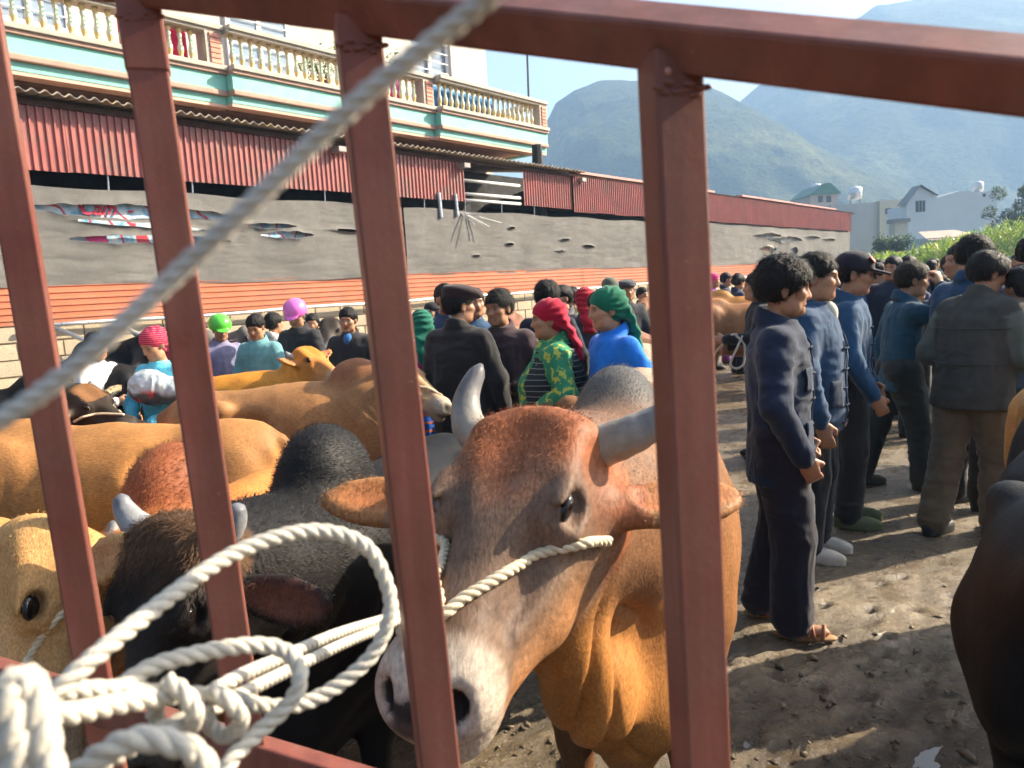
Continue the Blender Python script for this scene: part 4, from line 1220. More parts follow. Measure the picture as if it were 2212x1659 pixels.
    if tail:
        chain(f, [(-.86, 0, 1.10), (-.93, .03 * tail_side, 1.06), (-.97, .10 * tail_side, .90), (-.96, .13 * tail_side, .60)], [.045, .036, .026, .018], .02, col * .8)
        f.op(ell((-.96, .13 * tail_side, .45), (.03, .03, .16)), .02, np.array([.03, .025, .02]))
    # head
    E = lambda a, b, c, r, k=.03, cl=None, R=None, md='add': f.op(ell(Hd(a, b, c), np.array(r) * S, RH if R is None else R), k * S, cl, md)
    mz = np.array(muzzle)
    E(.085, 0, -.085, (.135, .112, .105), .04, head_col)
    E(.005, 0, -.045, (.055, .115, .06), .04, head_col)
    E(.16, 0, -.075, (.12, .098, .07), .04, head_col)
    f.op(cone(Hd(.20, 0, -.085), Hd(.40, 0, -.075), .082 * S, .058 * S), .05 * S, head_col * .5 + (mz * .35 + head_col * .65) * .5)
    for sy in (-1, 1):
        E(.160, .092 * sy, -.052, (.058, .034, .037), .03, head_col)
        E(.20, .062 * sy, -.15, (.105, .042, .085), .04, head_col)
        f.op(cone(Hd(.27, .045 * sy, -.155), Hd(.44, .022 * sy, -.125), .048 * S, .036 * S), .04 * S, head_col * .6 + mz * .4)
        E(.425, .043 * sy, -.072, (.062, .038, .053), .03, mz)
    E(.455, 0, -.078, (.060, .077, .062), .03, mz)
    E(.44, 0, -.15, (.065, .056, .036), .025, mz * .9)
    E(.11, 0, .028, (.085, .030, .022), .05, None, None, 'sub')
    for sy in (-1, 1):
        f.op(cone(Hd(.03, .075 * sy, -.012), Hd(.15, .092 * sy, -.022), .024 * S, .018 * S), .03 * S, head_col)
        f.op(cone(Hd(.235, .088 * sy, -.095), Hd(.345, .066 * sy, -.085), .012 * S, .010 * S), .025 * S, head_col * .9)
        E(.29, .075 * sy, -.045, (.07, .016, .03), .04, None, None, 'sub')
    # ears: leaf shape on a short stalk, hollowed on the inner side
    for sy in (-1, 1):
        e_ = ear_dir if not isinstance(ear_dir[0], tuple) else ear_dir[0 if sy > 0 else 1]
        ed = fa * e_[0] + la * e_[1] * sy + cn * e_[2]; ed /= np.linalg.norm(ed)
        ew = np.cross(ed, cn); ew -= ed * (ew @ ed); ew /= np.linalg.norm(ew)
        en = np.cross(ed, ew)
        if en @ cn < 0: en = -en
        b0 = Hd(.095, .095 * sy, -.115); RE = np.stack([ed, ew, en], 1); el = ear_len * S
        f.op(cone(b0, b0 + ed * .07 * S, .036 * S, .03 * S), .03 * S, ear_col)
        f.op(ell(b0 + ed * (.05 * S + el * .55), (el * .62, .056 * S, .022 * S), RE), .025 * S, ear_col)
        f.op(ell(b0 + ed * (.055 * S + el * .58) + en * .022 * S, (el * .50, .038 * S, .018 * S), RE), .01 * S, ear_in, 'sub')
    # nostrils, mouth, eye sockets
    for sy in (-1, 1):
        RN = RH @ rot_zyx(0, 0, 0)
        E(.490, .050 * sy, -.046, (.030, .019, .027), .014, (.015, .012, .012), None, 'sub')
        E(.168, .117 * sy, -.026, (.031, .018, .021), .007, head_col * .25, None, 'sub')
        E(.156, .102 * sy, .001, (.038, .014, .008), .010, head_col * .8)
        E(.182, .122 * sy, -.054, (.030, .008, .006), .008, head_col * .8)
    f.op(ell(Hd(.50, 0, -.118), np.array([.06, .075, .005]) * S, RH), .01 * S, (.03, .022, .02), 'sub')
    # colour patches
    f.op(ell(Hd(.495, 0, -.05), np.array([.03, .05, .035]) * S, RH), 0, (.035, .03, .03), 'paint', .03)
    V, Q, C = f.mesh()
    V = relax(V, Q, 1, .35)
    N = normals(V, Q)
    # muscle and rib relief, skin folds on the neck
    nz = fbm(V * np.array([7, 5, 4]) + seed * 3.1, 3, seed)
    hloc = (V - poll) @ RH / S
    head_w = sstep(-.12, .02, hloc[:, 0]) * sstep(.28, .18, np.linalg.norm((hloc - [.22, 0, -.08]) * [.6, 1, 1], axis=1))
    rib = np.sin(V[:, 0] * 42 + 1.2 * V[:, 2]) * sstep(.4, .25, np.abs(V[:, 0] + .05)) * sstep(.55, .7, V[:, 2]) * sstep(1.05, .9, V[:, 2])
    V = V + N * ((.010 * nz * (1 - head_w) + .0055 * rib))[:, None]
    neckp = np.clip(((V - nb) @ (nk - nb)) / ((nk - nb) @ (nk - nb)), -.3, 1.2)
    nw = sstep(-.25, .15, neckp) * sstep(1.0, .8, neckp) * sstep(1.2, 1.0, V[:, 2]) * sstep(.35, .55, V[:, 2]) * (1 - head_w)
    fold = np.abs(np.sin((neckp * 17 if folds < .015 else np.abs(V[:, 1]) * 30 + V[:, 0] * 14 + V[:, 2] * 2) + 2.0 * fbm(V * np.array([5, 5, 2.5]), 2, seed + 4)))
    V = V - N * (folds * nw * (1 - fold) ** 2)[:, None]
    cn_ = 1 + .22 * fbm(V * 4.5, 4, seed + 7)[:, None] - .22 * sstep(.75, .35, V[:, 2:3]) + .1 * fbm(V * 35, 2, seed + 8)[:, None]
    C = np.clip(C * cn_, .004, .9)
    if post: C = post(V, C, hloc)
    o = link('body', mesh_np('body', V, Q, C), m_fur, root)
    for sy in (-1, 1):
        Re = np.stack([la * sy * .78 + fa * .05 + cn * .62, fa, np.cross(la * sy, fa)], 1)
        ball('eye', Hd(.168, .098 * sy, -.029), np.array([.024, .028, .0205]) * S, eye_cols, root, m_eye, Re, 12)
    if horns:
        for sy in (-1, 1):
            hp = horns[0 if sy > 0 else 1] if isinstance(horns, tuple) else horns
            me = horn_mesh([Hd(a, b * sy, c) for a, b, c in hp], horn_r, cols=horn_cols or ((.42, .38, .30), (.30, .30, .29), (.10, .11, .12)))
            link('horn', me, None, root)
    if halter:
        # rope noseband from cheek to cheek, laid on the surface
        def out(a, th):
            d = la * math.sin(th) + cn * math.cos(th); p = Hd(a, 0, -.09); t = .02
            while t < .3:
                q = p + d * t * S
                i = tuple(min(len(f.ax[k]) - 1, int(np.searchsorted(f.ax[k], q[k]))) for k in range(3))
                if f.F[i] > 0: break
                t += .003
            return p + d * (t * S + .009)
        hr = .0085 * S if halter is True else halter
        rope('halter', [out(halter_a - .135 * abs(t), t) for t in np.linspace(-1.85, 1.85, 17)], hr, m_rope, root)
    if fur:
        wsel = mask(V, hloc, head_w)
        fl = np.zeros_like(V); fl[:, 0] = -.8; fl[:, 2] = -.5
        fl = fl * (1 - head_w[:, None]) + head_w[:, None] * fa * 1.0
        Vs, Qs, Ts, cs = strands(V, N, C, wsel + 1e-9, fur, fur_len, fur_w or (.0011 if fur_len < .04 else .0015), fl, fur_lift, .45, seed, .25)
        link('hair', mesh_np('hair', Vs, Qs, cs, T=Ts), m_fur, root)
    return root, Hd, (V, N, C, Q)

def local(root_xyh, P):
    """world point into an animal's frame"""
    x, y, h, s = root_xyh
    d = (np.asarray(P, float) - [x, y, 0]) / s; c, q = math.cos(-h), math.sin(-h)
    return np.array([c * d[0] - q * d[1], q * d[0] + c * d[1], d[2]])
def local_dir(h, D):
    c, q = math.cos(-h), math.sin(-h)
    return np.array([c * D[0] - q * D[1], q * D[0] + c * D[1], D[2]])

# ---- the brown bull in front of the gate
def main_bull():
    x, y, hd, s = .34, 2.42, R_(-99), 1.02
    P = at(1150, 905, 1.27); Mz = at(912, 1395, .92)
    fa = Mz - P
    lat = np.array([math.cos(R_(41)), -math.sin(R_(41)), -.14])
    RED = np.array([.27, .095, .042]); GRY = np.array([.13, .083, .058]); TAN = np.array([.42, .24, .12])
    def post(V, C, h):
        a, b, c = h[:, 0:1], h[:, 1:2], h[:, 2:3]
        n = fbm(V * 13, 4, 5)[:, None]; n2 = fbm(V * 55, 3, 9)[:, None]; n3 = fbm(V * 24 + 7, 3, 15)[:, None]
        hd_ = sstep(-.1, 0., a) * (np.linalg.norm((h - [.22, 0, -.08]) * [.55, 1, 1], axis=1)[:, None] < .21)
        keep = (C[:, 0:1] < .06) & (a > .4)
        k = sstep(.04, .24, a + .10 * n)
        hc = RED * (1 - k) + GRY * k
        mot = sstep(-.1, .5, n3) * sstep(.05, .15, a) * sstep(.42, .3, a)
        hc = hc * (1 - .6 * mot) + np.array([.20, .125, .085]) * .6 * mot
        drk = sstep(.05, .45, n) * sstep(.08, .2, a) * sstep(.40, .30, a) * sstep(.085, .03, np.abs(b))
        hc = hc * (1 - .55 * drk) + np.array([.05, .034, .028]) * .6 * drk
        side = sstep(.06, .10, np.abs(b) + .02 * n) * sstep(.12, .2, a)
        hc = hc * (1 - .6 * side) + np.array([.30, .19, .12]) * .6 * side
        cheek = sstep(-.085, -.15, c) * sstep(.1, .2, a)
        hc = hc * (1 - cheek) + np.array([.32, .15, .065]) * cheek
        ring = np.exp(-((a - .168) / .045) ** 2 - ((np.abs(b) - .11) / .03) ** 2)
        hc = hc * (1 - .6 * ring) + np.array([.13, .09, .07]) * .6 * ring
        mz = sstep(.385, .455, a + .04 * n)
        hc = hc * (1 - mz) + np.array([.46, .385, .31]) * mz
        pad = sstep(.485, .51, a) * sstep(.075, .05, np.abs(b)) * sstep(-.10, -.07, c)
        hc = hc * (1 - pad) + np.array([.075, .062, .06]) * pad
        hc = hc * (1 + .22 * n2)
        hd_ = hd_ * (1 - keep)
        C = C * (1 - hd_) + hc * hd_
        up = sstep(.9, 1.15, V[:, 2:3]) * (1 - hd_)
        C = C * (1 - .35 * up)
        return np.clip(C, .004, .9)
    def mask(V, h, hw):
        body = sstep(1.16, 1.26, V[:, 2]) * sstep(.12, .25, V[:, 0]) * (1 - hw)
        poll_ = hw * sstep(.20, .06, h[:, 0])
        return body * 1.6 + poll_ * 2.0 * sstep(.10, .07, np.abs(h[:, 1]))
    r, Hd, dat = cow('brown_bull', 'big brown bull facing the gate, rope noseband, grey horns and pale muzzle', x, y, hd, (.29, .13, .052), (.40, .168, .046), s, .024, .0062,
        poll=local((x, y, hd, s), P), face=local_dir(hd, fa), lat=local_dir(hd, lat), hump=.78, hump_col=(.13, .125, .12), head_col=(.24, .13, .08), muzzle=(.58, .51, .43),
        ear_col=(.42, .20, .08), ear_in=(.42, .16, .06), horns=([(-.0, .10, -.06), (-.02, .16, -.045), (-.05, .21, -.03), (-.085, .235, -.01)], [(-.0, .10, -.06), (-.03, .145, -.045), (-.085, .165, -.02), (-.145, .15, .01)]), horn_r=.035,
        halter=.0085, fur=18000, fur_len=.009, fur_w=.00055, fur_lift=.08, head_scale=1.0, mask=mask, seed=3, post=post, ear_dir=((-.62, 1, -.35), (.40, 1, .42)), ear_len=.185, category='bull',
        dewlap=1.0, folds=.016, horn_cols=((.36, .30, .22), (.19, .18, .17), (.09, .09, .10)))
    # lead rope knot at the nose
    V, N, C, Q = dat
    return r, Hd
MB_ROOT, MB_HD = main_bull()

# ---- the other animals
BLK = (.0075, .007, .0075); ORG = (.55, .21, .03); TAN = (.43, .25, .125); BRN = (.30, .145, .065); RED = (.33, .135, .06); GREY = (.24, .235, .22)
SHORT = [(.0, .095, -.07), (-.02, .13, -.06), (-.06, .15, -.04)]
SIDE = [(.0, .10, -.07), (-.01, .17, -.05), (-.03, .23, .0), (-.06, .26, .06)]
def hump_mask(V, h, hw): return sstep(1.02, 1.2, V[:, 2]) * sstep(.0, .2, V[:, 0]) * (1 - hw) + hw * 2. * sstep(.2, .05, h[:, 0])
def black_bull():
    x, y, hd, s = -.45, 2.46, R_(-106), .87
    P = at(350, 1150, 1.42); fa = np.array([-.16, -.40, -.90]); lat = np.array([.93, -.35, .03])
    def post(V, C, h):
        n = fbm(V * 16, 3, 5)[:, None]
        k = sstep(.16, .02, h[:, 0:1] + .05 * n) * sstep(-.1, -.02, h[:, 0:1]) * (np.linalg.norm(h * [.6, 1, 1], axis=1)[:, None] < .2)
        return C * (1 - .75 * k) + np.array([.14, .075, .038]) * .75 * k
    cow('black_bull', 'black bull with shaggy hump, head lowered behind the coiled rope', x, y, hd, BLK, (.014, .013, .014), s, .026, .010, poll=local((x, y, hd, s), P), face=local_dir(hd, fa), lat=local_dir(hd, lat),
        hump=1.3, hump_col=(.013, .0125, .013), head_col=(.016, .013, .012), muzzle=(.05, .045, .04), ear_col=(.015, .014, .014), ear_in=(.16, .055, .03), horns=SIDE_B, horn_r=.036, seed=6, post=post,
        fur=18000, fur_len=.022, fur_w=.0009, fur_lift=.25, mask=hump_mask, ear_dir=((.12, 1, -.12), (.1, 1, -.1)), ear_len=.2, category='bull', horn_cols=((.30, .30, .30), (.24, .25, .26), (.14, .15, .17)))
SIDE_B = ([(.0, .10, -.06), (-.02, .135, -.05), (-.05, .16, -.035), (-.075, .17, -.02)], [(.0, .10, -.06), (-.02, .135, -.045), (-.05, .16, -.03), (-.08, .165, -.015)])
black_bull()
def aimed(name, label, x, y, hd, s, poll_px, face, col, lat=None, **kw):
    """animal whose poll lies on the given point of the photograph"""
    P = at(*poll_px)
    kw.setdefault('h', .028)
    h = kw.pop('h')
    return cow(name, label, x, y, hd, col, scale=s, h=h, poll=local((x, y, hd, s), P), face=local_dir(hd, np.array(face)), lat=None if lat is None else local_dir(hd, np.array(lat)), **kw)
# pale tan bull, face at the lower left edge
aimed('tan_bull', 'pale yellow-tan bull cut off at the lower left edge, pink-rimmed eye', -1.72, 2.30, R_(-62), .74, (5, 1165, 1.55), (.12, -.52, -.84), (.42, .21, .07), lat=(.80, -.55, .2), belly=(.30, .14, .05), head_col=(.52, .29, .11), muzzle=(.62, .50, .36), hump=.0, head_scale=1.3,
      horns=SHORT, horn_r=.03, hh=.012, halter=True, seed=9, ear_in=(.5, .25, .12), category='bull', fur=9000, fur_len=.012, fur_w=.0007, mask=lambda V, h, hw: hw + .02)
# reddish bull behind the black one
aimed('reddish_bull', 'reddish brown bull with rounded hump between the tan and black bulls', -.93, 2.54, R_(-104), .83, (250, 1180, 1.85), (-.45, -.45, -.77), (.50, .19, .045), hump=1.4, hump_col=(.27, .085, .035), head_col=(.42, .2, .08), belly=(.45, .22, .08), seed=11, lat=(.85, -.5, 0),
      fur=12000, fur_len=.022, fur_w=.0009, mask=hump_mask, category='bull', horns=SHORT)
# long tan back across the left
aimed('tan_cow', 'large light tan cow standing side-on across the left, hip towards the gate bars', -1.95, 3.62, R_(187), .88, (-420, 1020, 3.3), (-.7, -.3, -.6), (.37, .175, .062), belly=(.42, .18, .045), hump=.3, seed=12, tail=True)
aimed('orange_cow', 'orange cow whose low back shows between the tan cow and the red-scarved woman', -2.75, 4.35, R_(183), .80, (-260, 960, 4.2), (-.7, -.1, -.7), ORG, hump=.6, seed=13)
aimed('white_grey_cow', 'pale grey cow at the left edge behind the tan back', -3.62, 4.15, R_(150), .9, (-400, 900, 4.4), (-.8, .3, -.6), (.40, .38, .35), hump=.3, seed=14)
# light brown cow, side-on, facing right
aimed('light_brown_cow', 'light brown cow side-on with curled tail, head behind the third bar', -1.30, 4.72, R_(4), .90, (865, 775, 4.75), (.72, -.25, -.62), (.33, .16, .065), belly=(.31, .145, .05), head_col=(.44, .25, .12), hump=.8, hump_col=(.26, .11, .05), seed=15, h=.02, tail_side=-.8, halter=True, lat=(.2, .97, .0), muzzle=(.45, .38, .30), horns=SHORT)
aimed('orange_cow', 'bright orange cow with small horns facing right behind the light brown cow', -1.95, 5.95, R_(3), .88, (655, 752, 5.85), (.80, -.45, -.42), (.56, .22, .03), head_col=(.54, .21, .04), hump=.9, seed=16, h=.02, horns=SHORT, lat=(.35, .9, .1), ear_dir=(-.25, 1, .35), muzzle=(.5, .36, .24))
# black cow at the left, pale ear and white halter
aimed('black_cow', 'black cow with tan forehead and pale ear beside the red-scarved woman', -3.55, 5.15, R_(8), .92, (172, 838, 4.95), (.84, -.2, -.50), BLK, lat=(-.05, .9, .42), head_col=(.035, .025, .018), muzzle=(.05, .04, .035), hump=.6, seed=17, h=.02, halter=True, ear_in=(.55, .42, .24), ear_col=(.10, .07, .045), ear_dir=(-.1, 1, .25), ear_len=.15, horns=SHORT,
      post=lambda V, C, h: np.where((np.abs(h[:, 0:1] - .06) < .1) & (np.abs(h[:, 1:2]) < .085) & (h[:, 2:3] > -.09), C * .3 + np.array([.28, .13, .05]) * .7, C))
aimed('black_bull', 'black bull tied at the wall behind the red-scarved woman', -3.62, 6.75, R_(130), .98, (318, 722, 6.9), (-.3, -.5, -.8), BLK, lat=(.95, -.3, 0), hump=.9, seed=18, ear_col=(.04, .035, .03), ear_in=(.12, .09, .07), horns=SIDE, category='bull')
aimed('grey_cow', 'dusty grey cow with a rounded hump beside the green-helmeted rider', -3.55, 8.9, R_(-60), .95, (535, 705, 8.2), (.6, -.5, -.6), (.16, .14, .12), hump=1.1, seed=19, h=.036)
aimed('dark_cow', 'dark horned cow tied at the wall behind the boy in blue', -1.95, 9.2, R_(-95), .95, (712, 688, 8.3), (.05, -.75, -.65), (.06, .045, .035), hump=.6, horns=SIDE, horn_r=.03, seed=20, h=.034)
# grey bull side-on behind the big bull
aimed('grey_bull', 'grey-tan bull with its rump towards the gate behind the big brown bull', .74, 4.38, R_(80), .95, (1440, 740, 5.5), (.2, .75, -.6), (.36, .28, .20), belly=(.28, .22, .16), hump=.2, head_col=(.2, .2, .2), seed=21, h=.022, category='bull')
# animals further back in the middle
aimed('chestnut_bull', 'chestnut bull seen from behind by the wall, above the smiling man', -.10, 10.6, R_(80), 1.0, (1075, 635, 11.6), (-.3, .8, -.5), (.19, .07, .035), hump=.9, seed=22, h=.036, category='bull')
aimed('tan_cow', 'tan cow back behind the smiling man and the man in dark navy', .35, 8.5, R_(170), .9, (1000, 700, 8.6), (-.9, -.2, -.4), (.45, .25, .11), hump=.5, seed=23, h=.036)
aimed('brown_cow', 'brown cow with lowered head by the wall behind the green-scarved woman', 2.35, 11.6, R_(-140), 1.0, (1385, 655, 10.4), (-.6, -.5, -.6), (.26, .12, .06), hump=.7, seed=24, h=.036, ear_in=(.5, .3, .2))
aimed('brown_cow', 'brown cow just behind the woman in the bright blue jacket, by the fourth bar', 1.0, 7.3, R_(-78), .92, (1392, 735, 6.3), (.1, -.7, -.6), (.24, .11, .06), hump=.4, seed=25, h=.034, ear_in=(.5, .25, .18))
aimed('brown_cow', 'brown cow side-on held on a white rope, right of the fourth bar', 3.25, 10.7, R_(176), .98, (1440, 640, 10.4), (-.85, -.2, -.5), (.30, .135, .055), hump=.5, seed=26, h=.034)
aimed('orange_cow', 'orange cow behind the roped brown cow, right of the fourth bar', 3.75, 12.2, R_(170), 1.02, (1500, 640, 12.3), (-.85, -.2, -.5), (.48, .22, .06), hump=.7, seed=27, h=.036)
# animals at the right edge
aimed('black_bull', 'black bull rump filling the lower right corner', 1.62, 2.06, R_(52), .93, (3000, 800, 3.2), (.2, .8, -.5), (.008, .0085, .0095), belly=(.009, .0095, .0105), hump=.0, seed=28, h=.025, tail_side=-1., category='bull')
aimed('tan_cow', 'tan cow flank at the right edge behind the black rump', 2.98, 3.34, R_(14), .95, (3400, 700, 3.4), (.9, .2, -.4), (.50, .25, .08), hump=.5, seed=29)
aimed('tan_calf', 'tan animal showing only its ear tip at the lower right edge', 1.92, 1.20, R_(100), .9, (2450, 1270, 1.55), (.35, .55, -.75), (.48, .26, .12), lat=(-.95, .2, .0), hump=.3, seed=30, ear_in=(.55, .25, .14), category='calf')
# out-of-view herd to the right whose shadows cross the yard
# ================================================================ PEOPLE
m_cloth, m_skin, m_hair = cloth_mat(), skin_mat(), hair_mat()
m_shoe = M('shoe', (.03, .03, .028), .6, .3, 12, 60, .2, .003, src='obj')
m_shiny = M('helmet_shell', (.5, .5, .5), .18, .06, 4, 60, 0, src='obj', spec=.6)
NAVY = (.009, .018, .042); INDIGO = (.020, .055, .115); BLACK = (.010, .010, .012); CHAR = (.022, .021, .023); SKIN = (.40, .205, .115); HAIR = (.009, .008, .008)

def cloth_fold(V, Q, amp, seed, zs=1.0):
    N = normals(V, Q)
    a = fbm(V * np.array([7, 7, 16]) + seed, 3, seed); b = fbm(V * np.array([17, 17, 5]) + seed * 2.2, 3, seed + 3)
    r = (1 - np.abs(a) * 2.4); r2 = (1 - np.abs(b) * 2.4)
    w = 1 - .9 * sstep(1.33, 1.38, V[:, 2]) if V[:, 2].max() > 1.35 and V[:, 2].min() > .6 else 1.0
    q = fbm(V * np.array([4, 4, 3]) + seed, 2, seed + 11)
    r = np.clip(r, -.6, 1) * sstep(-.25, .35, q); r2 = np.clip(r2, -.6, 1) * sstep(.3, -.3, q)
    return V + N * (amp * w * (1.0 * r + .9 * r2 - .35))[:, None]
def rot_pt(p, piv, ang):
    """lean forward by ang about the hips"""
    p = np.asarray(p, float); x, z = p[0] - piv[0], p[2] - piv[2]
    return np.array([piv[0] + x * math.cos(ang) + z * math.sin(ang), p[1], piv[2] - x * math.sin(ang) + z * math.cos(ang)])

def hand(f, w, d, n, side, curl, k, col, fine=True):
    """palm, four fingers and a thumb; d along the forearm, n palm normal, lateral towards the thumb"""
    d = d / np.linalg.norm(d); n = n - d * (n @ d); n /= np.linalg.norm(n); l = np.cross(n, d) * side
    R = np.stack([d, l, n], 1)
    f.op(ell(w + d * .045, (.052, .040, .017), R), k, col)
    if not fine:
        f.op(ell(w + d * .10 + n * .02, (.045, .034, .018), R), k, col); f.op(cone(w + d * .03 + l * .035, w + d * .075 + l * .055 + n * .02, .013, .010), k, col); return
    for q, (o, ln) in enumerate(((.028, .92), (.0095, 1.02), (-.0095, .97), (-.027, .8))):
        p = w + d * .085 + l * o; a = 0.
        for sgm, (le, ra) in enumerate(((.040, .0098), (.026, .0088), (.021, .0078))):
            a += curl * (1.15 if sgm else .8)
            v = d * math.cos(a) + n * math.sin(a)
            e = p + v * le * ln
            f.op(cone(p, e, ra, ra - .0008), .006, col); p = e
    t0 = w + d * .02 + l * .030 + n * .006
    t1 = t0 + d * .034 + l * .024 + n * .012; t2 = t1 + d * (.03 - .012 * curl) + l * (.004 - .02 * curl) + n * (.010 + .012 * curl)
    f.op(cone(t0, t1, .0135, .0115), .010, col); f.op(cone(t1, t2, .0112, .009), .006, col)

def person(label, x, y, yaw, ht, group=None, name='person', h=0.0112, skin=SKIN, hair='short', hair_col=HAIR, hat=None, hat_col=None, top=NAVY, bottom=CHAR, shoes=(.02, .02, .02),
           lean=0., head=(0., 0.), arms=None, curl=.45, legs=None, top_mat=None, bottom_mat=None, jacket=(.0, .0), skirt=False, collar=True, seed=1, shirt=None, belly=.0, detail=False, z0=0., face=(0., 1.), palm=None, hem=.74, sleeve_col=None, smile=0., trouser_w=1.0, open_front=None):
    """standing figure, 1.65 m in its own frame: x forward, y left"""
    root = empty(name, (x, y, z0), yaw, ht / 1.65)
    tag(root, label, 'person', group)
    piv = np.array([0, 0, .92]); ln = R_(lean)
    T = lambda p: rot_pt(p, piv, ln)
    A = dict(L=((.02, .255, 1.06), (.09, .255, .83)), R=((.02, -.255, 1.06), (.09, -.255, .83)))
    if arms: A.update(arms)
    G = dict(L=((.02, .095, .48), (-.01, .10, .08)), R=((.02, -.095, .48), (-.01, -.10, .08)))
    if legs: G.update(legs)
    sh = {'L': T((-.01, .165, 1.318)), 'R': T((-.01, -.165, 1.318))}
    el = {k: np.array(A[k][0], float) for k in 'LR'}; wr = {k: np.array(A[k][1], float) for k in 'LR'}
    if ln and not arms:
        el = {k: T(v) for k, v in el.items()}; wr = {k: T(v) for k, v in wr.items()}
    nk0, nk1 = T((-.02, 0, 1.37)), T((.012, 0, 1.455)); HC = T((.03, 0, 1.535))
    RH = rot_zyx(R_(head[0]), R_(head[1] + lean * .6))
    hd = lambda a, b, c: HC + RH @ np.array([a, b, c])
    skin = np.array(skin)
    pts = [HC, *el.values(), *wr.values(), *[np.array(G[k][1]) for k in 'LR'], *[np.array(G[k][0]) for k in 'LR']]
    lo = np.minimum(np.min(pts, 0) - .17, (-.2, -.25, -.02)); hi = np.maximum(np.max(pts, 0) + .18, (.22, .25, 1.0)); lo[2] = -.02
    # ---- body: one surface, head and hands finest
    fz = HC[2] - .14
    hb = max(h, .007)
    zones = [(fz, 9.)] + ([(wr[k][2] - .14, wr[k][2] + .14) for k in 'LR'] if h < .0125 else [])
    zs = [lo[2]]
    while zs[-1] < HC[2] + .15:
        dz_ = min(max(z_a - zs[-1], zs[-1] - z_b, 0) for z_a, z_b in zones)
        zs.append(zs[-1] + min(.028, h + .15 * dz_))
    zs = np.array(zs)
    f = Field(np.arange(lo[0], hi[0], h), np.arange(lo[1], hi[1], h), zs)
    f.op(loft([.82, .95, 1.1, 1.25, 1.34, 1.38], [.13, .125, .13, .15, .12, .05], [.085, .08, .085, .09, .07, .05], [T((0, 0, z))[0] for z in (.82, .95, 1.1, 1.25, 1.34, 1.38)]), .03, skin)
    f.op(cone(nk0, nk1, .058, .052), .03, skin)
    for k in 'LR':
        sy = 1 if k == 'L' else -1
        f.op(cone(sh[k], el[k], .045, .037), .03, skin); f.op(cone(el[k], wr[k], .036, .025), .01, skin)
        hp = np.array([0, .085 * sy, .88]); kn, an = np.array(G[k][0]), np.array(G[k][1])
        if shoes == 'sandal':      # elsewhere trousers and shoes hide the legs wholly
            f.op(cone(hp, kn, .075, .05), .03, skin); f.op(cone(kn, an, .05, .034), .02, skin)
            f.op(ell(an + [.055, 0, -.045], (.105, .038, .032)), .02, skin)
        d = wr[k] - el[k]
        pn = np.array(palm[k]) if palm and k in palm else np.array([-.2, -sy * 1.0, -.1])
        c_ = curl[k] if isinstance(curl, dict) else curl
        hand(f, wr[k], d, pn, sy, c_, .012, skin, h < .0125)
    def E(a, b, c, r, k=.012, col=skin, md='add', R=None): f.op(ell(hd(a, b, c), r, RH if R is None else R), k, col, md)
    fw, fl = face
    E(-.012, 0, .035, (.098, .077, .085), .02); E(.026, 0, -.035, (.070, .061 + .006 * fw, .083), .025)
    E(.034, 0, -.083, (.050, .047 + .008 * fw, .036), .025)
    for sy in (-1, 1):
        E(.052, .040 * sy, -.018, (.034, .028, .024), .018, skin * 1.04)
        E(.030, .050 * sy, -.075, (.035, .016, .03), .02)
        E(-.008, .077 * sy, -.012, (.019, .010, .033), .008, skin * .9)
        E(-.002, .086 * sy, -.010, (.010, .006, .020), .006, skin * .6, 'sub')
    E(.076, 0, .026, (.020, .052, .013), .014, skin * .95)
    f.op(cone(hd(.086, 0, .012), hd(.104, 0, -.028), .0085, .0135), .012, skin * 1.03)
    for sy in (-1, 1): E(.094, .013 * sy, -.033, (.012, .0085, .009), .008, skin * .95)
    E(.077, 0, -.095, (.020, .026, .018), .016)
    E(.086, 0, -.062, (.012, .026 + .006 * smile, .006), .006, skin * np.array([.85, .6, .6])); E(.083, 0, -.074, (.012, .020, .006), .006, skin * np.array([.88, .62, .62]))
    E(.098, 0, -.068, (.012, .024 + .008 * smile, .0022), .003, skin * .25, 'sub')
    for sy in (-1, 1):
        E(.088, .031 * sy, .003, (.014, .017, .010), .010, skin * .7, 'sub')
        E(.071, .031 * sy, .002, (.013, .016, .010), .004, np.array([.30, .26, .24]))
        f.op(ell(hd(.083, .031 * sy, .0045), (.010, .018, .0036), RH), 0, (.02, .014, .012), 'paint', .004)
        f.op(ell(hd(.083, .031 * sy, .001), (.012, .0062, .006), RH), 0, (.02, .014, .012), 'paint', .004)
        f.op(ell(hd(.090, .034 * sy, .026), (.02, .021, .0042), RH), 0, skin * .22, 'paint', .005)
    if smile: 
        E(.100, 0, -.068, (.014, .017, .0045), .003, np.array([.55, .5, .42]), 'paint')
    V, Q, C = f.mesh()
    C = C * (1 + .10 * fbm(V * 22, 3, seed)[:, None])
    link('body', mesh_np('body', relax(V, Q, 1, .3), Q, np.clip(C, .005, .9)), m_skin, root)
    # ---- top garment
    g = h * 1.5
    ztop = 1.385
    zz = np.array([hem, hem + .10, 1.0, 1.14, 1.27, 1.345, ztop, ztop + .02])
    f = Field(np.arange(lo[0] - .03, hi[0] + .04, g), np.arange(lo[1] - .03, hi[1] + .04, g), np.arange(hem - .04, max(1.46, max(max(e[2] for e in el.values()), max(w[2] for w in wr.values()))) + .1, g))
    jw, jd = jacket
    Aw = np.array([.188, .182, .172, .180, .190, .150, .085, .075]) + jw; Bw = np.array([.132, .130, .122, .128, .122, .098, .075, .068]) + jd; Bw[1:4] += belly
    cx_ = np.array([(T((0, 0, z))[0] if z > .92 else 0) + (belly * .5 if 1 <= i <= 3 else 0) for i, z in enumerate(zz)])
    f.op(loft(zz, Aw, Bw, cx_), .02)
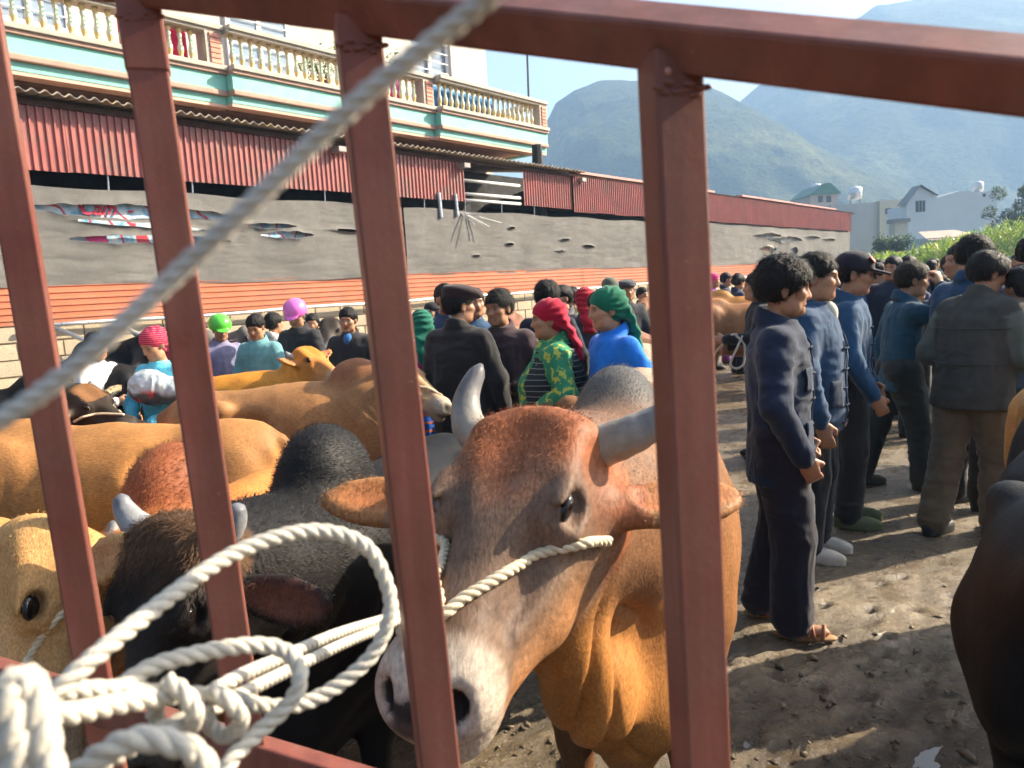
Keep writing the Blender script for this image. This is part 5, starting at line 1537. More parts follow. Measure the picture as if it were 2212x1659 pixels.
    for k in 'LR':
        ww = el[k] + (wr[k] - el[k]) * .93
        f.op(cone(sh[k], el[k], .064 + jw * .3, .056 + jw * .3), .055); f.op(cone(el[k], ww, .055 + jw * .3, .045 + jw * .2), .03)
    # sleeve mouths stay open to the hand: flat cut just past the wrist
    if collar:
        for t in np.linspace(0, 2 * np.pi, 30, endpoint=False):
            c0, s0 = math.cos(t), math.sin(t)
            p = T((-.018 + .070 * c0, .072 * s0, 1.385 - .018 * c0)); q_ = T((-.016 + .064 * c0, .064 * s0, 1.425 - .03 * c0)) if c0 < .86 else p
            f.op(cone(p, q_, .016, .010), .012)
    V, Q, C = f.mesh()
    V = cloth_fold(V, Q, .010 if h < .012 else .009, seed)
    if len(V):
        if sleeve_col is not None:
            dm = np.full(len(V), 9.)
            for k in 'LR':
                for p0_, p1_ in ((sh[k], el[k]), (el[k], wr[k])):
                    d_ = p1_ - p0_; t_ = np.clip(((V - p0_) @ d_) / (d_ @ d_), 0, 1); dm = np.minimum(dm, np.linalg.norm(V - p0_ - t_[:, None] * d_, axis=1) + .05 * (t_ < .12))
            w_ = sstep(.105, .09, dm)[:, None] * sstep(.15, .17, np.abs(V[:, 1:2]))
            jc = np.array(top) * (1 - w_) + np.array(sleeve_col) * w_
            jo = link('jacket', mesh_np('jacket', V, Q, jc), M('two_tone_cloth', (.1, .1, .1), .85, .25, 9, 26, .4, .01, src='attr', spec=.2), root)
        else: jo = link('jacket', mesh_np('jacket', V, Q), top_mat or m_cloth, root, top)
    JV = V
    # ---- trousers or skirt
    g = h * (1.6 if detail else 2.2)
    f = Field(np.arange(lo[0] - .03, hi[0] + .03, g), np.arange(lo[1] - .03, hi[1] + .03, g), np.arange(.0, 1.04, g))
    if skirt:
        f.op(loft([.28, .5, .75, .92, 1.0], [.30, .26, .21, .17, .15], [.27, .23, .18, .13, .11]), .02)
    else:
        f.op(ell((0, 0, .90), (.122, .163, .12)), .03)
        for k in 'LR':
            sy = 1 if k == 'L' else -1
            hp = np.array([0, .085 * sy, .88]); kn, an = np.array(G[k][0]), np.array(G[k][1]); an2 = kn + (an - kn) * .97
            f.op(cone(hp, kn, .112 * trouser_w, .083 * trouser_w), .035); f.op(cone(kn, an2, .083 * trouser_w, .078 * trouser_w), .03)
    V, Q, C = f.mesh()
    if skirt:
        an = np.arctan2(V[:, 1], V[:, 0]); N = normals(V, Q); V = V + N * (.012 * np.sin(an * 34) * sstep(1.0, .7, V[:, 2]))[:, None]
    else: V = cloth_fold(V, Q, .011, seed + 5)
    link('skirt' if skirt else 'trousers', mesh_np('trousers', V, Q), bottom_mat or m_cloth, root, bottom)
    # ---- shoes
    gs = .0115 if detail else .019
    for k in 'LR':
        an = np.array(G[k][1]); s0 = an[2] - .08
        if shoes == 'sandal':
            f = Field(np.arange(an[0] - .12, an[0] + .23, .009), np.arange(an[1] - .08, an[1] + .08, .009), np.arange(s0 - .02, s0 + .10, .007))
            f.op(ell(an + [.055, 0, -.068], (.135, .048, .016)), .01); f.cut(lambda X, Y, Z: (s0 + .002) - Z + 0 * X + 0 * Y)
            V, Q, C = f.mesh(); sd = link('sandal', mesh_np('sandal', V, Q), m_shoe, root, (.30, .17, .07))
            for dx, tw in ((.125, .01), (.095, -.012), (.065, .012), (.035, -.008), (-.01, 0)):
                hgt = .052 - .22 * max(0, dx - .02) ** 1.0 * .9
                pts = [(an[0] + dx + tw * math.sin(t_), an[1] + .046 * math.cos(t_), s0 + .018 + max(.03, hgt + .012) * math.sin(t_)) for t_ in np.linspace(0, math.pi, 12)]
                MB().tube(pts, .0075, 6).build('strap', m_shoe, sd, True, color=(.34, .14, .09))
            continue
        f = Field(np.arange(an[0] - .12, an[0] + .23, gs), np.arange(an[1] - .08, an[1] + .08, gs), np.arange(s0 - .02, s0 + .16, gs))
        f.op(ell(an + [.06, 0, -.045], (.135, .050, .048)), .02); f.op(ell(an + [-.02, 0, -.01], (.06, .045, .07)), .03)
        f.op(ell(an + [.055, 0, -.072], (.145, .054, .018)), .01)
        f.cut(lambda X, Y, Z: (s0 + .002) - Z + 0 * X + 0 * Y)
        V, Q, C = f.mesh()
        link('shoe', mesh_np('shoe', V, Q), m_shoe, root, shoes)
    # ---- hair and headwear
    g2 = min(h, .009) if h < .012 else h
    def headfield(pad=.20, down=.2): return Field(np.arange(HC[0] - pad, HC[0] + pad, g2), np.arange(HC[1] - pad, HC[1] + pad, g2), np.arange(HC[2] - down, HC[2] + .2, g2))
    HE = lambda f_, a, b, c, r, k=.01, md='add', R=None: f_.op(ell(hd(a, b, c), r, RH if R is None else RH @ R), k, None, md)
    if hat in ('scarf', 'helmet'): hair = None
    elif hat: hair = 'crop'
    if hair:
        f = headfield()
        v_ = {'short': 0, 'mop': .012, 'crop': -.004}[hair]
        HE(f, -.016, 0, .042, (.104 + v_, .084 + v_, .088 + v_)); HE(f, -.052, 0, .005, (.068 + v_, .076 + v_, .070 + v_), .02)
        HE(f, .105, 0, -.052, (.085, .12, .098), .012, 'sub')
        for sy in (-1, 1): HE(f, .008, .10 * sy, -.030, (.046, .040, .046), .012, 'sub')
        HE(f, 0, 0, -.138, (.16, .16, .085), .02, 'sub')
        V, Q, C = f.mesh(); N = normals(V, Q); loc = (V - HC) @ RH
        V = V + N * (.007 * (1 - 2 * np.abs(fbm(loc * np.array([40, 40, 14]), 3, seed))) + (.006 if hair == 'mop' else .002) * fbm(loc * 30, 2, seed + 2))[:, None]
        link('hair', mesh_np('hair', V, Q), m_hair, root, hair_col)
        if detail:
            up = (loc[:, 2] > -.05).astype(float)
            fl = (loc * np.array([.3, 1, -.2]) + np.array([.5, 0, -.7])) @ RH.T
            Vs, Qs, Ts, cs = strands(V, N, np.tile(np.array(hair_col), (len(V), 1)), up + 1e-6, 3200, .038 if hair == 'mop' else .028, .0010, fl, .18, .5, seed, .5)
            link('hair_strands', mesh_np('hair_strands', Vs, Qs, cs, T=Ts), m_hair, root, hair_col)
    hc = hat_col or BLACK
    if hat == 'cap':
        f = headfield(); HE(f, -.012, 0, .055, (.113, .094, .085)); HE(f, 0, 0, -.06, (.2, .2, .095), .01, 'sub')
        HE(f, .135, 0, .030, (.085, .078, .010), .012, 'add', rot_zyx(0, .12))
        V, Q, C = f.mesh(); link('cap', mesh_np('cap', V, Q), m_cloth, root, hc)
    elif hat == 'beret':
        f = headfield(); HE(f, -.010, 0, .062, (.112, .094, .06)); HE(f, .015, 0, .092, (.135, .115, .045), .03, 'add', rot_zyx(0, .12)); HE(f, 0, 0, -.07, (.2, .2, .10), .01, 'sub'); HE(f, .12, 0, .06, (.05, .06, .012), .02)
        V, Q, C = f.mesh(); link('cap', mesh_np('cap', V, Q), m_cloth, root, hc)
    elif hat == 'helmet':
        f = headfield(.22); HE(f, -.012, 0, .050, (.135, .118, .115)); HE(f, 0, 0, -.09, (.25, .25, .10), .006, 'sub'); HE(f, .12, 0, .02, (.05, .075, .008), .015, 'add', rot_zyx(0, .3))
        V, Q, C = f.mesh(); link('helmet', mesh_np('helmet', V, Q), m_shiny, root, hc)
    elif hat == 'scarf':
        f = Field(np.arange(HC[0] - .32, HC[0] + .2, g2), np.arange(HC[1] - .2, HC[1] + .2, g2), np.arange(HC[2] - .42, HC[2] + .16, g2))
        HE(f, -.018, 0, .042, (.114, .094, .094)); HE(f, -.045, 0, .0, (.085, .085, .085), .02)
        HE(f, .112, 0, -.048, (.085, .12, .092), .012, 'sub')
        for sy in (-1, 1): HE(f, .01, .10 * sy, -.04, (.034, .035, .04), .012, 'sub')
        pts_ = [hd(-.075, 0, .03), T((-.115, 0, 1.44)), T((-.155, 0, 1.34)), T((-.165, 0, 1.26))]
        for (p, q_), (ra, rb) in zip(zip(pts_[:-1], pts_[1:]), ((.075, .065), (.065, .05), (.05, .03))):
            c_ = (p + q_) / 2; d_ = q_ - p; L_ = np.linalg.norm(d_); d_ = d_ / L_; lt = np.array([0, 1., 0]); nn_ = np.cross(d_, lt)
            f.op(ell(c_, (L_ * .75, ra * 1.25, .03), np.stack([d_, lt, nn_], 1)), .03)
        V, Q, C = f.mesh(); V = cloth_fold(V, Q, .007, seed + 9); N_ = normals(V, Q); L_ = (V - HC) @ RH
        V = V + N_ * (.0055 * np.sin(np.arctan2(L_[:, 2] - .02, -L_[:, 0] + .11) * 30 + 3 * fbm(V * 9, 2, seed)) * sstep(-.02, -.08, L_[:, 0] - .04))[:, None]
        link('headscarf', mesh_np('headscarf', V, Q), (m_scarf if isinstance(hc, str) else m_cloth), root, hc if not isinstance(hc, str) else None)
    if shirt is not None:
        f = headfield(.2, .3); f.op(ell(T((.058, 0, 1.33)), (.070, .052, .085), rot_zyx(0, .45)), .01); V, Q, C = f.mesh(); link('shirt', mesh_np('shirt', V, Q), m_cloth, root, shirt)
    return root, JV
def spot(u, Y): return at(u, 620, Y)[0], Y
def tall(u, v, Y, lo=1.3, hi=1.74): return float(np.clip(at(u, v, Y)[2], lo, hi))
def front_x(JV, y, z, sgn=1):
    m = (np.abs(JV[:, 1] - y) < .014) & (np.abs(JV[:, 2] - z) < .014)
    return (JV[m, 0].max() if sgn > 0 else JV[m, 0].min()) if m.any() else .13
def buttons(root, JV, y0, zs, col=(.012, .018, .035)):
    for z in zs:
        xx = front_x(JV, y0, z) + .003
        mb = MB(); mb.tube([(front_x(JV, y0 + .045, z) + .003, y0 + .045, z), (xx + .004, y0, z + .002), (front_x(JV, y0 - .045, z) + .003, y0 - .045, z)], .0045, 6)
        o = mb.build('frog_button', m_cloth, root, True, color=col)
    zz = np.linspace(max(zs) + .04, min(zs) - .03, 30); pts = [(front_x(JV, y0, z) + .002, y0, z) for z in zz]
    MB().tube(pts, .0035, 5).build('placket', m_cloth, root, True, color=(.02, .035, .065))
def pocket(root, JV, y0, y1, z0, z1):
    V = []; n = 7
    for z in np.linspace(z0, z1, n):
        for y in np.linspace(y0, y1, n): V.append((front_x(JV, y, z) + .006, y, z))
    V = np.array(V); I = np.arange(n * n).reshape(n, n); Q = np.stack([I[:-1, :-1], I[:-1, 1:], I[1:, 1:], I[1:, :-1]], -1).reshape(-1, 4)
    o = link('pocket', mesh_np('pocket', V, Q), m_cloth, root, (.016, .03, .06)); s_ = o.modifiers.new('t', 'SOLIDIFY'); s_.thickness = .006

# patterned fabrics
def pattern(name, base, c2, scale, kind='voronoi', thr=(.42, .5)):
    m, n, b = new_mat(name); v = coords(n)
    if kind == 'voronoi': f_ = noise(n, scale, 3, .55, v)
    else:
        w_ = nd(n, 'ShaderNodeTexWave', i_Scale=scale, i_Distortion=.6, bands_direction='Z'); n.links.new(v, w_.inputs['Vector']); f_ = w_.outputs['Fac']
    n.links.new(mix(n, ramp(n, f_, [(thr[0], 0.), (thr[1], 1.)]), base, c2), b.inputs['Base Color']); b.inputs['Roughness'].default_value = .85
    bump(n, b, noise(n, 30, 4, .6, v), .4, .01)
    return m
m_floral = pattern('green_floral', (.015, .20, .09), (.42, .45, .06), 24, thr=(.55, .60))
m_stripe = pattern('striped_vest', (.010, .016, .016), (.20, .22, .22), 9, 'wave', (.93, .97))
m_knit = pattern('knit_scarf', (.42, .006, .05), (.75, .30, .35), 20, 'wave', (.94, .99))
m_skirt = pattern('print_skirt', (.01, .13, .55), (.6, .25, .3), 17, thr=(.64, .68))
m_pleat = pattern('pleated_skirt', (.012, .10, .45), (.5, .12, .03), 5, 'wave', (.8, .86))
m_blue_knit = pattern('pale_blue_knit', (.10, .50, .62), (.16, .60, .72), 50)
m_scarf = m_knit

# ---- five men at the right, nearest first
FACE_R = R_(-14)
r, JV = person('man in dark navy jacket, trousers and brown sandals, nearest of the standing men', 1.175, 3.36, R_(-20), 1.66, h=.0068, hair='mop', top=NAVY, bottom=(.014, .014, .026), shoes='sandal', detail=True, seed=2, hem=.70, jacket=(.012, .01), head=(8, 8), skin=(.38, .19, .105), trouser_w=1.12, smile=.6,
       arms=dict(L=((-.03, .27, 1.05), (.10, .20, .84)), R=((-.01, -.265, 1.06), (.10, -.22, .83))), curl=1.15, palm=dict(R=(-.2, 1, .1)), legs=dict(L=((.0, .10, .48), (-.10, .10, .08)), R=((.05, -.095, .48), (.04, -.10, .08))))
buttons(r, JV, -.03, [1.28, 1.17, 1.06, .95, .84, .76]); pocket(r, JV, -.13, -.06, .83, .97); pocket(r, JV, -.13, -.06, 1.10, 1.20)
r, JV = person('broad man in faded indigo jacket with knotted buttons and pale undershirt', 1.665, 4.22, R_(-34), 1.69, h=.0072, hair='short', top=INDIGO, bottom=(.016, .016, .020), shoes=(.55, .50, .42), detail=True, seed=3, hem=.72, jacket=(.02, .015), head=(4, 6), face=(1.2, 1), belly=.02, shirt=(.5, .47, .38),
       arms=dict(L=((-.02, .28, 1.05), (.06, .27, .82)), R=((.03, -.28, 1.05), (.10, -.27, .80))), curl=.5)
buttons(r, JV, -.02, [1.16, 1.05, .95, .86, .77], (.014, .03, .06)); pocket(r, JV, .05, .14, 1.12, 1.24); pocket(r, JV, -.16, -.07, .86, 1.0)
r, JV = person('man in dark peaked cap and blue jacket with a row of knotted buttons', 2.10, 4.74, R_(-26), 1.69, h=.0075, hair='crop', hat='cap', hat_col=(.016, .014, .026), top=(.020, .065, .135), bottom=(.020, .020, .022), shoes=(.10, .12, .05), detail=True, seed=4, hem=.74, head=(6, 10), skin=(.36, .185, .105),
       arms=dict(L=((.0, .27, 1.06), (.12, .24, .85)), R=((.02, -.27, 1.05), (.14, -.25, .83))), curl=1.0)
buttons(r, JV, -.03, [1.22, 1.12, 1.03, .95, .87, .79], (.015, .04, .08))
mb = MB(); mb.box((.0, -.035, -.02), (.004, .025, .02)); o = mb.build('cap_badge', M('red_badge', (.6, .05, .04), .6, .3, 40), r); o.location = (.128, -.03, 1.615); o.rotation_euler = (0, R_(-35), R_(-8))
r, JV = person('man in teal-blue work jacket raising his right fist', 2.78, 5.48, R_(-6), 1.62, h=.0078, hair='short', hair_col=(.02, .014, .010), top=(.014, .062, .105), bottom=(.022, .028, .028), shoes=(.05, .05, .035), detail=True, seed=5, hem=.74, head=(-4, 2), lean=6, trouser_w=1.15, smile=.4,
       arms=dict(L=((-.02, .28, 1.04), (.0, .30, .80)), R=((.27, -.23, 1.24), (.21, -.18, 1.49))), curl=dict(L=.4, R=1.3), legs=dict(L=((-.12, .10, .48), (-.24, .10, .08)), R=((.12, -.09, .48), (.14, -.10, .08))), palm=dict(R=(-.6, .8, .2)))
r, JV = person('man in grey-brown padded vest over a dark sweater, turned away to the right', 2.69, 4.45, R_(28), 1.66, h=.0075, hair='short', hair_col=(.014, .013, .012), top=(.060, .058, .050), sleeve_col=(.105, .118, .098), bottom=(.12, .098, .066), shoes=(.015, .015, .015), detail=True, seed=6, hem=.76, lean=10, jacket=(.045, .035), head=(-26, 14), trouser_w=1.1,
       arms=dict(L=((.04, .29, 1.06), (.24, .20, .98)), R=((.06, -.29, 1.06), (.28, -.16, .98))), legs=dict(L=((-.06, .10, .48), (-.20, .10, .08)), R=((.10, -.09, .48), (.08, -.10, .08))))
for z in (1.02, 1.22):
    th = np.linspace(0, 2 * np.pi, 60); pts = []
    for t in th:
        dx, dy = math.cos(t), math.sin(t)
        m = np.abs(JV[:, 2] - z) < .02; q = JV[m]; q = q[np.abs(q[:, 1]) < .235]; pr = q[:, 0] * dx + q[:, 1] * dy; k = np.argmax(pr); pts.append((q[k, 0] * .995, q[k, 1] * .995, z))
    pts = [p for i, p in enumerate(pts) if i == 0 or np.linalg.norm(np.subtract(p, pts[i - 1])) > .004]
    MB().tube(pts, .004, 5).build('quilting_seam', m_cloth, r, True, color=(.05, .05, .042))
# men just behind them
person('tall man with cropped hair in blue jacket behind the padded vest man', 2.98, 4.95, R_(20), 1.76, h=0.0106, hair='crop', top=(.015, .055, .12), bottom=CHAR, seed=7, head=(-25, 10), detail=True, jacket=(.02, .01), skin=(.42, .22, .13))
person('man with close-shaved sides between the raised fist and the tall man', *spot(2085, 5.6), R_(150), tall(2085, 527, 5.6), h=0.0118, hair='crop', top=(.016, .045, .10), seed=8, head=(30, 0))
person('man cut by the right edge in pale blue jacket behind the padded vest', *spot(2215, 4.4), R_(100), tall(2215, 580, 4.4), h=0.0118, hair='short', top=(.06, .11, .17), seed=9)
person('man at the right edge with dark hair looking right', *spot(2222, 6.2), R_(10), tall(2222, 515, 6.2, hi=1.8), h=0.0118, hair='short', top=(.025, .035, .06), seed=10)
person('person in black holding the white lead rope behind the nearest man', *spot(1640, 6.6), R_(172), tall(1640, 590, 6.6), h=0.0106, hair='short', top=BLACK, bottom=(.012, .012, .012), seed=11, arms=dict(L=((.10, .27, 1.10), (.33, .20, 1.10)), R=((.05, -.26, 1.08), (.24, -.2, 1.0))), curl=1.1)
# ---- middle group
person('man in brown flat cap and black jacket seen from behind', *spot(985, 4.95), R_(62), tall(985, 622, 4.95), h=.0088, hair='short', hat='beret', hat_col=(.030, .018, .020), top=(.016, .015, .016), bottom=BLACK, seed=12, detail=True, jacket=(.03, .02), head=(-35, 4), hem=.70)
person('smiling man in plum-brown jacket, hand at his waist', *spot(1078, 5.15), R_(-112), tall(1055, 630, 5.1), h=.0085, hair='short', hair_col=(.02, .018, .016), top=(.045, .026, .030), bottom=(.02, .018, .02), seed=13, smile=1., detail=True, head=(-14, 6), skin=(.40, .20, .11), jacket=(.015, .01),
       arms=dict(L=((-.04, .30, 1.08), (.14, .12, 1.0)), R=((.02, -.28, 1.06), (.16, -.14, 1.02))), curl=.7)
person('woman in crimson headscarf, green floral blouse and striped black vest', *spot(1190, 4.55), R_(178), tall(1195, 650, 4.55), h=.0085, hair='short', hat='scarf', hat_col=(.40, .004, .030), top_mat=m_floral, bottom=(.012, .012, .02), seed=14, belly=.06, jacket=(.025, .03), detail=False, head=(6, 4), face=(1.3, 1),
       arms=dict(L=((-.06, .30, 1.08), (.10, .16, 1.0)), R=((-.08, -.29, 1.08), (.02, -.17, .98))))
wr_ = bpy.data.objects[-1] if False else None
person('woman in green velvet headscarf and bright blue jacket, hand on hip', *spot(1318, 4.35), R_(-158), tall(1310, 625, 4.35), h=.0085, hair='short', hat='scarf', hat_col=(.006, .14, .075), top=(.012, .17, .62), bottom=(.012, .014, .03), seed=15, smile=.5, head=(-12, 6), skin=(.46, .24, .14),
       arms=dict(L=((-.08, .30, 1.10), (.06, .17, .98)), R=((-.06, -.29, 1.10), (.05, -.17, .98))))
person('woman in green headscarf and pleated blue skirt half hidden by the third bar', *spot(905, 5.5), R_(100), tall(900, 675, 5.5), h=0.0118, hair='short', hat='scarf', hat_col=(.006, .13, .08), top=(.35, .03, .16), bottom_mat=m_pleat, skirt=True, seed=16)
person('man in slate blue jacket behind the flat-capped man', *spot(958, 6.4), R_(-60), tall(958, 615, 6.4), h=0.0129, hair='crop', top=(.035, .05, .09), seed=17)
person('man in dark hat at the wall left of the flat-capped man', *spot(932, 8.6), R_(-120), tall(932, 655, 8.6), h=0.0151, hair='short', hat='cap', hat_col=(.015, .015, .018), top=(.03, .03, .04), seed=18)
person('dark-haired man in blue behind the smiling man', *spot(1020, 6.3), R_(-70), tall(1020, 625, 6.3), h=0.0134, hair='short', top=(.02, .06, .13), seed=19)
person('man with thick black hair in dark navy jacket, back turned', *spot(1180, 6.1), R_(75), tall(1182, 612, 6.1), h=0.0118, hair='mop', top=(.010, .014, .028), seed=20, detail=True)
person('young man looking left behind the crimson headscarf', *spot(1217, 7.4), R_(-150), tall(1215, 618, 7.4), h=0.0140, hair='short', top=(.10, .10, .11), seed=21)
person('young man with lighter face just right of the back-turned man', *spot(1236, 8.0), R_(-170), tall(1236, 622, 8.0), h=0.0151, hair='short', top=(.35, .30, .10), seed=22)
person('woman in red tasselled headscarf behind the two women', *spot(1262, 6.8), R_(95), tall(1262, 625, 6.8), h=0.0129, hair='short', hat='scarf', hat_col=(.36, .006, .02), top=(.05, .06, .07), seed=23)
person('man in dark charcoal jacket bending behind the blue jacket woman', *spot(1366, 5.8), R_(150), 1.60, h=0.0118, hair='short', top=(.020, .019, .022), seed=24, lean=24, arms=dict(L=((.18, .27, 1.05), (.30, .16, .90)), R=((.16, -.27, 1.05), (.28, -.16, .90))))
person('man in grey flat cap by the wall right of the green headscarf', *spot(1352, 9.0), R_(-80), tall(1352, 608, 9.0), h=0.0146, hair='short', hat='beret', hat_col=(.05, .05, .055), top=(.025, .027, .035), seed=25)
person('man in olive cap behind the green headscarf', *spot(1318, 8.2), R_(-100), tall(1318, 603, 8.2), h=0.0151, hair='short', hat='cap', hat_col=(.10, .11, .08), top=(.03, .03, .035), seed=26)
person('dark head far by the wall beside the grey flat cap', *spot(1385, 11.5), R_(-60), tall(1385, 622, 11.5), h=.0145, hair='short', top=(.03, .03, .035), seed=27)
# ---- left group along the wall
person('person in white shirt with black hair partly hidden by the taut rope', *spot(187, 6.1), R_(-20), tall(187, 722, 6.1), h=0.0118, hair='short', top=(.62, .60, .58), bottom=CHAR, seed=28, head=(-10, 12), arms=dict(R=((.12, -.26, 1.06), (.34, -.14, 1.05)), L=((.05, .26, 1.06), (.2, .2, .9))), curl=.3)
RW, RJ = person('woman in red ribbed headscarf and pale blue knit, carrying a plastic bundle', *spot(325, 5.35), R_(-108), tall(318, 712, 5.35), h=.0085, hair='short', hat='scarf', hat_col='knit', top_mat=m_blue_knit, bottom_mat=m_skirt, skirt=True, seed=29, head=(-14, 24), skin=(.44, .22, .12), hem=.80, smile=.2, collar=False,
       arms=dict(L=((.06, .29, 1.06), (.26, .08, .95)), R=((.04, -.28, 1.06), (.20, -.14, .95))), curl=.8)
person('rider in bright green helmet and lavender jacket', *spot(464, 7.4), R_(-50), tall(464, 688, 7.4), h=0.0118, hair='short', hat='helmet', hat_col=(.10, .55, .05), top=(.20, .19, .30), seed=30, head=(-8, 14))
person('man in pale teal zip jacket looking down', *spot(547, 7.0), R_(-105), tall(547, 682, 7.0), h=0.0112, hair='short', top=(.13, .32, .33), seed=31, head=(10, 20), jacket=(.02, .01))
person('dark-haired man in white behind the teal jacket', *spot(580, 7.9), R_(60), tall(580, 678, 7.9), h=0.0140, hair='short', top=(.55, .53, .5), seed=32)
person('man in glossy pink helmet and black jacket', *spot(637, 7.5), R_(-110), tall(628, 655, 7.5), h=0.0112, hair='short', hat='helmet', hat_col=(.72, .16, .52), top=(.022, .022, .026), seed=33, head=(12, 22), jacket=(.02, .01))
person('boy in red and blue jacket behind the pink helmet', *spot(668, 8.3), R_(-80), tall(665, 680, 8.3), h=0.0140, hair='short', top=(.03, .20, .60), seed=34, shirt=(.6, .04, .05))
person('man in open black jacket over a blue shirt by the third bar', *spot(748, 7.1), R_(-98), tall(744, 667, 7.1), h=0.0112, hair='short', top=(.020, .020, .022), seed=35, shirt=(.03, .13, .32), head=(0, 6), jacket=(.015, .01))
# small things they carry
def bundle():
    f = Field(np.arange(-.26, .26, .011), np.arange(-.17, .17, .011), np.arange(-.2, .2, .011))
    f.op(ell((-.06, 0, 0), (.17, .12, .15)), .04, (.45, .50, .52)); f.op(ell((.12, .02, -.02), (.13, .10, .12)), .04, (.40, .46, .48))
    V, Q, C = f.mesh(); V = cloth_fold(V, Q, .014, 4)
    k = sstep(.0, -.06, V[:, 2:3] + .05 * fbm(V * 12, 2, 3)[:, None]); n = fbm(V * 16, 2, 8)[:, None]
    C = C * (1 - k) + (np.where(n > .05, [.45, .05, .06], [.10, .09, .09])) * k
    m, nn, b = new_mat('clear_plastic'); nn.links.new(nd(nn, 'ShaderNodeVertexColor', layer_name='Col').outputs[0], b.inputs['Base Color']); b.inputs['Roughness'].default_value = .22
    o = link('plastic_bundle', mesh_np('plastic_bundle', V, Q, C), m)
    o.scale = (.8,) * 3; o.location = at(340, 838, 5.15); o.rotation_euler = (0, R_(8), R_(6))
    tag(o, 'clear plastic bag of folded clothes under the red-scarved woman\u2019s arm', 'bag')
bundle()
def vest():
    """striped vest worn over the floral blouse"""
    r_ = [o for o in bpy.data.objects if o.get('label', '').startswith('woman in crimson')][0]
    zz = np.array([.78, .88, 1.0, 1.14, 1.27, 1.345, 1.385]); A = np.array([.22, .215, .205, .21, .215, .165, .10]) ; B = np.array([.175, .235, .226, .232, .165, .135, .105])
    f = Field(np.arange(-.3, .34, .011), np.arange(-.27, .27, .011), np.arange(.76, 1.40, .011))
    cx_ = np.array([0, .03, .03, .03, 0, 0, -.01])
    f.op(loft(zz, A, B, cx_), .02)
    f.op(ell((.26, 0, 1.06), (.24, .13, .5)), .01, None, 'sub')
    for sy in (-1, 1): f.op(ell((-.02, .24 * sy, 1.24), (.085, .07, .14)), .01, None, 'sub')
    V, Q, C = f.mesh(); V = cloth_fold(V, Q, .006, 3); link('vest', mesh_np('vest', V, Q), m_stripe, r_)
vest()
rl = empty('lead_rope', tuple(at(1590, 730, 6.4))); tag(rl, 'white lead rope hanging from the hand of the person in black', 'rope'); rl_ = np.array(rl.location)
rope('rope_line', [at(*p) - rl_ for p in ((1490, 830, 7.2), (1535, 775, 6.9), (1575, 728, 6.45), (1592, 722, 6.35))], .010, m_white_rope, rl)
rope('rope_coil', [at(*p) - rl_ for p in ((1590, 725, 6.35), (1608, 745, 6.35), (1606, 785, 6.36), (1590, 796, 6.37), (1578, 785, 6.36), (1592, 752, 6.35), (1604, 725, 6.35))], .010, m_white_rope, rl)

# ---- the crowd further back: copies of a few figures
def copy_tree(o, parent=None):
    c = o.copy(); COL.objects.link(c); c.parent = parent
    for ch in o.children: copy_tree(ch, c)
    return c
protos = [person('p', 0, 0, 0, 1.62, h=.014, hair='short', top=NAVY, bottom=CHAR, seed=41, head=(10, 6))[0],
          person('p', 0, 0, 0, 1.62, h=.014, hair='crop', top=NAVY, bottom=CHAR, seed=42, head=(-25, 2), jacket=(.02, .02))[0],
          person('p', 0, 0, 0, 1.62, h=.014, hair='mop', top=NAVY, bottom=CHAR, seed=43, head=(25, 10))[0],
          person('p', 0, 0, 0, 1.62, h=.014, hair='short', hat='cap', hat_col=(.02, .02, .03), top=NAVY, bottom=CHAR, seed=44)[0]]
named = [ # px, py, Y, proto, colour, label
    (1538, 592, 13.2, 0, (.28, .05, .30), 'person in purple top and pink hat beside the fourth bar'), 
    (1592, 594, 12.4, 2, (.012, .022, .06), 'boy in navy shirt with a white stripe left of the person in black'), (1655, 585, 12.6, 3, (.015, .04, .08), 'capped man in navy far behind the person in black'),
    (1690, 560, 9.2, 0, (.02, .02, .025), 'dark-haired man seen above the nearest man\u2019s head'), (1715, 566, 12, 1, (.02, .03, .06), 'man behind the broad man\u2019s shoulder, only hair showing'),
    (1838, 560, 10.5, 2, (.02, .03, .06), 'man between the broad man and the peaked cap'), (1850, 585, 8.2, 0, (.03, .06, .22), 'man in bright blue sleeve left of the peaked cap'),
    (2030, 596, 7.6, 1, (.02, .03, .06), 'man in dark jacket behind the raised fist'), (1975, 600, 7.0, 2, (.02, .025, .03), 'man in dark coat between the peaked cap and the raised fist')]
done = set()
def put(i, u, v, Y, colr, label, group, yaw):
    pr = protos[i]
    o = pr if i not in done else copy_tree(pr)
    done.add(i)
    zt = tall(u, v, Y, 1.45, 1.78)
    o.location = (*spot(u, Y), 0); o.rotation_euler = (0, 0, yaw); o.scale = (zt / 1.65,) * 3
    tag(o, label, 'person', group)
    for ch in o.children:
        if ch.name.startswith('jacket'): ch.color = (*colr, 1)
        if ch.name.startswith('trousers'): ch.color = (*(np.array(colr) * .5 + .008), 1)
    return o
g = random.Random(12)
for (u, v, Y, i, c, l) in named: put(i, u, v, Y, c, l, None, R_(g.uniform(-60, 40)))
for ch in bpy.data.objects:
    if ch.get('label', '').startswith('person in purple'):
        sc_ = person('p2', 0, 0, 0, 1.62, h=.014, hair='short', hat='scarf', hat_col=(.75, .03, .20), top=(.28, .05, .30), seed=45)[0]
        sc_.location = ch.location; sc_.rotation_euler = ch.rotation_euler; sc_.scale = ch.scale; sc_['label'] = ch['label']; ch['label'] = 'dark-haired man beyond the purple top'; ch.location = (*spot(1566, 14), 0)
        for q in ch.children:
            if q.name.startswith('jacket'): q.color = (.02, .03, .05, 1)
        break
dark = [(.02, .03, .06), (.012, .014, .02), (.03, .03, .035), (.02, .05, .11), (.05, .02, .025), (.06, .06, .07), (.015, .02, .04)]
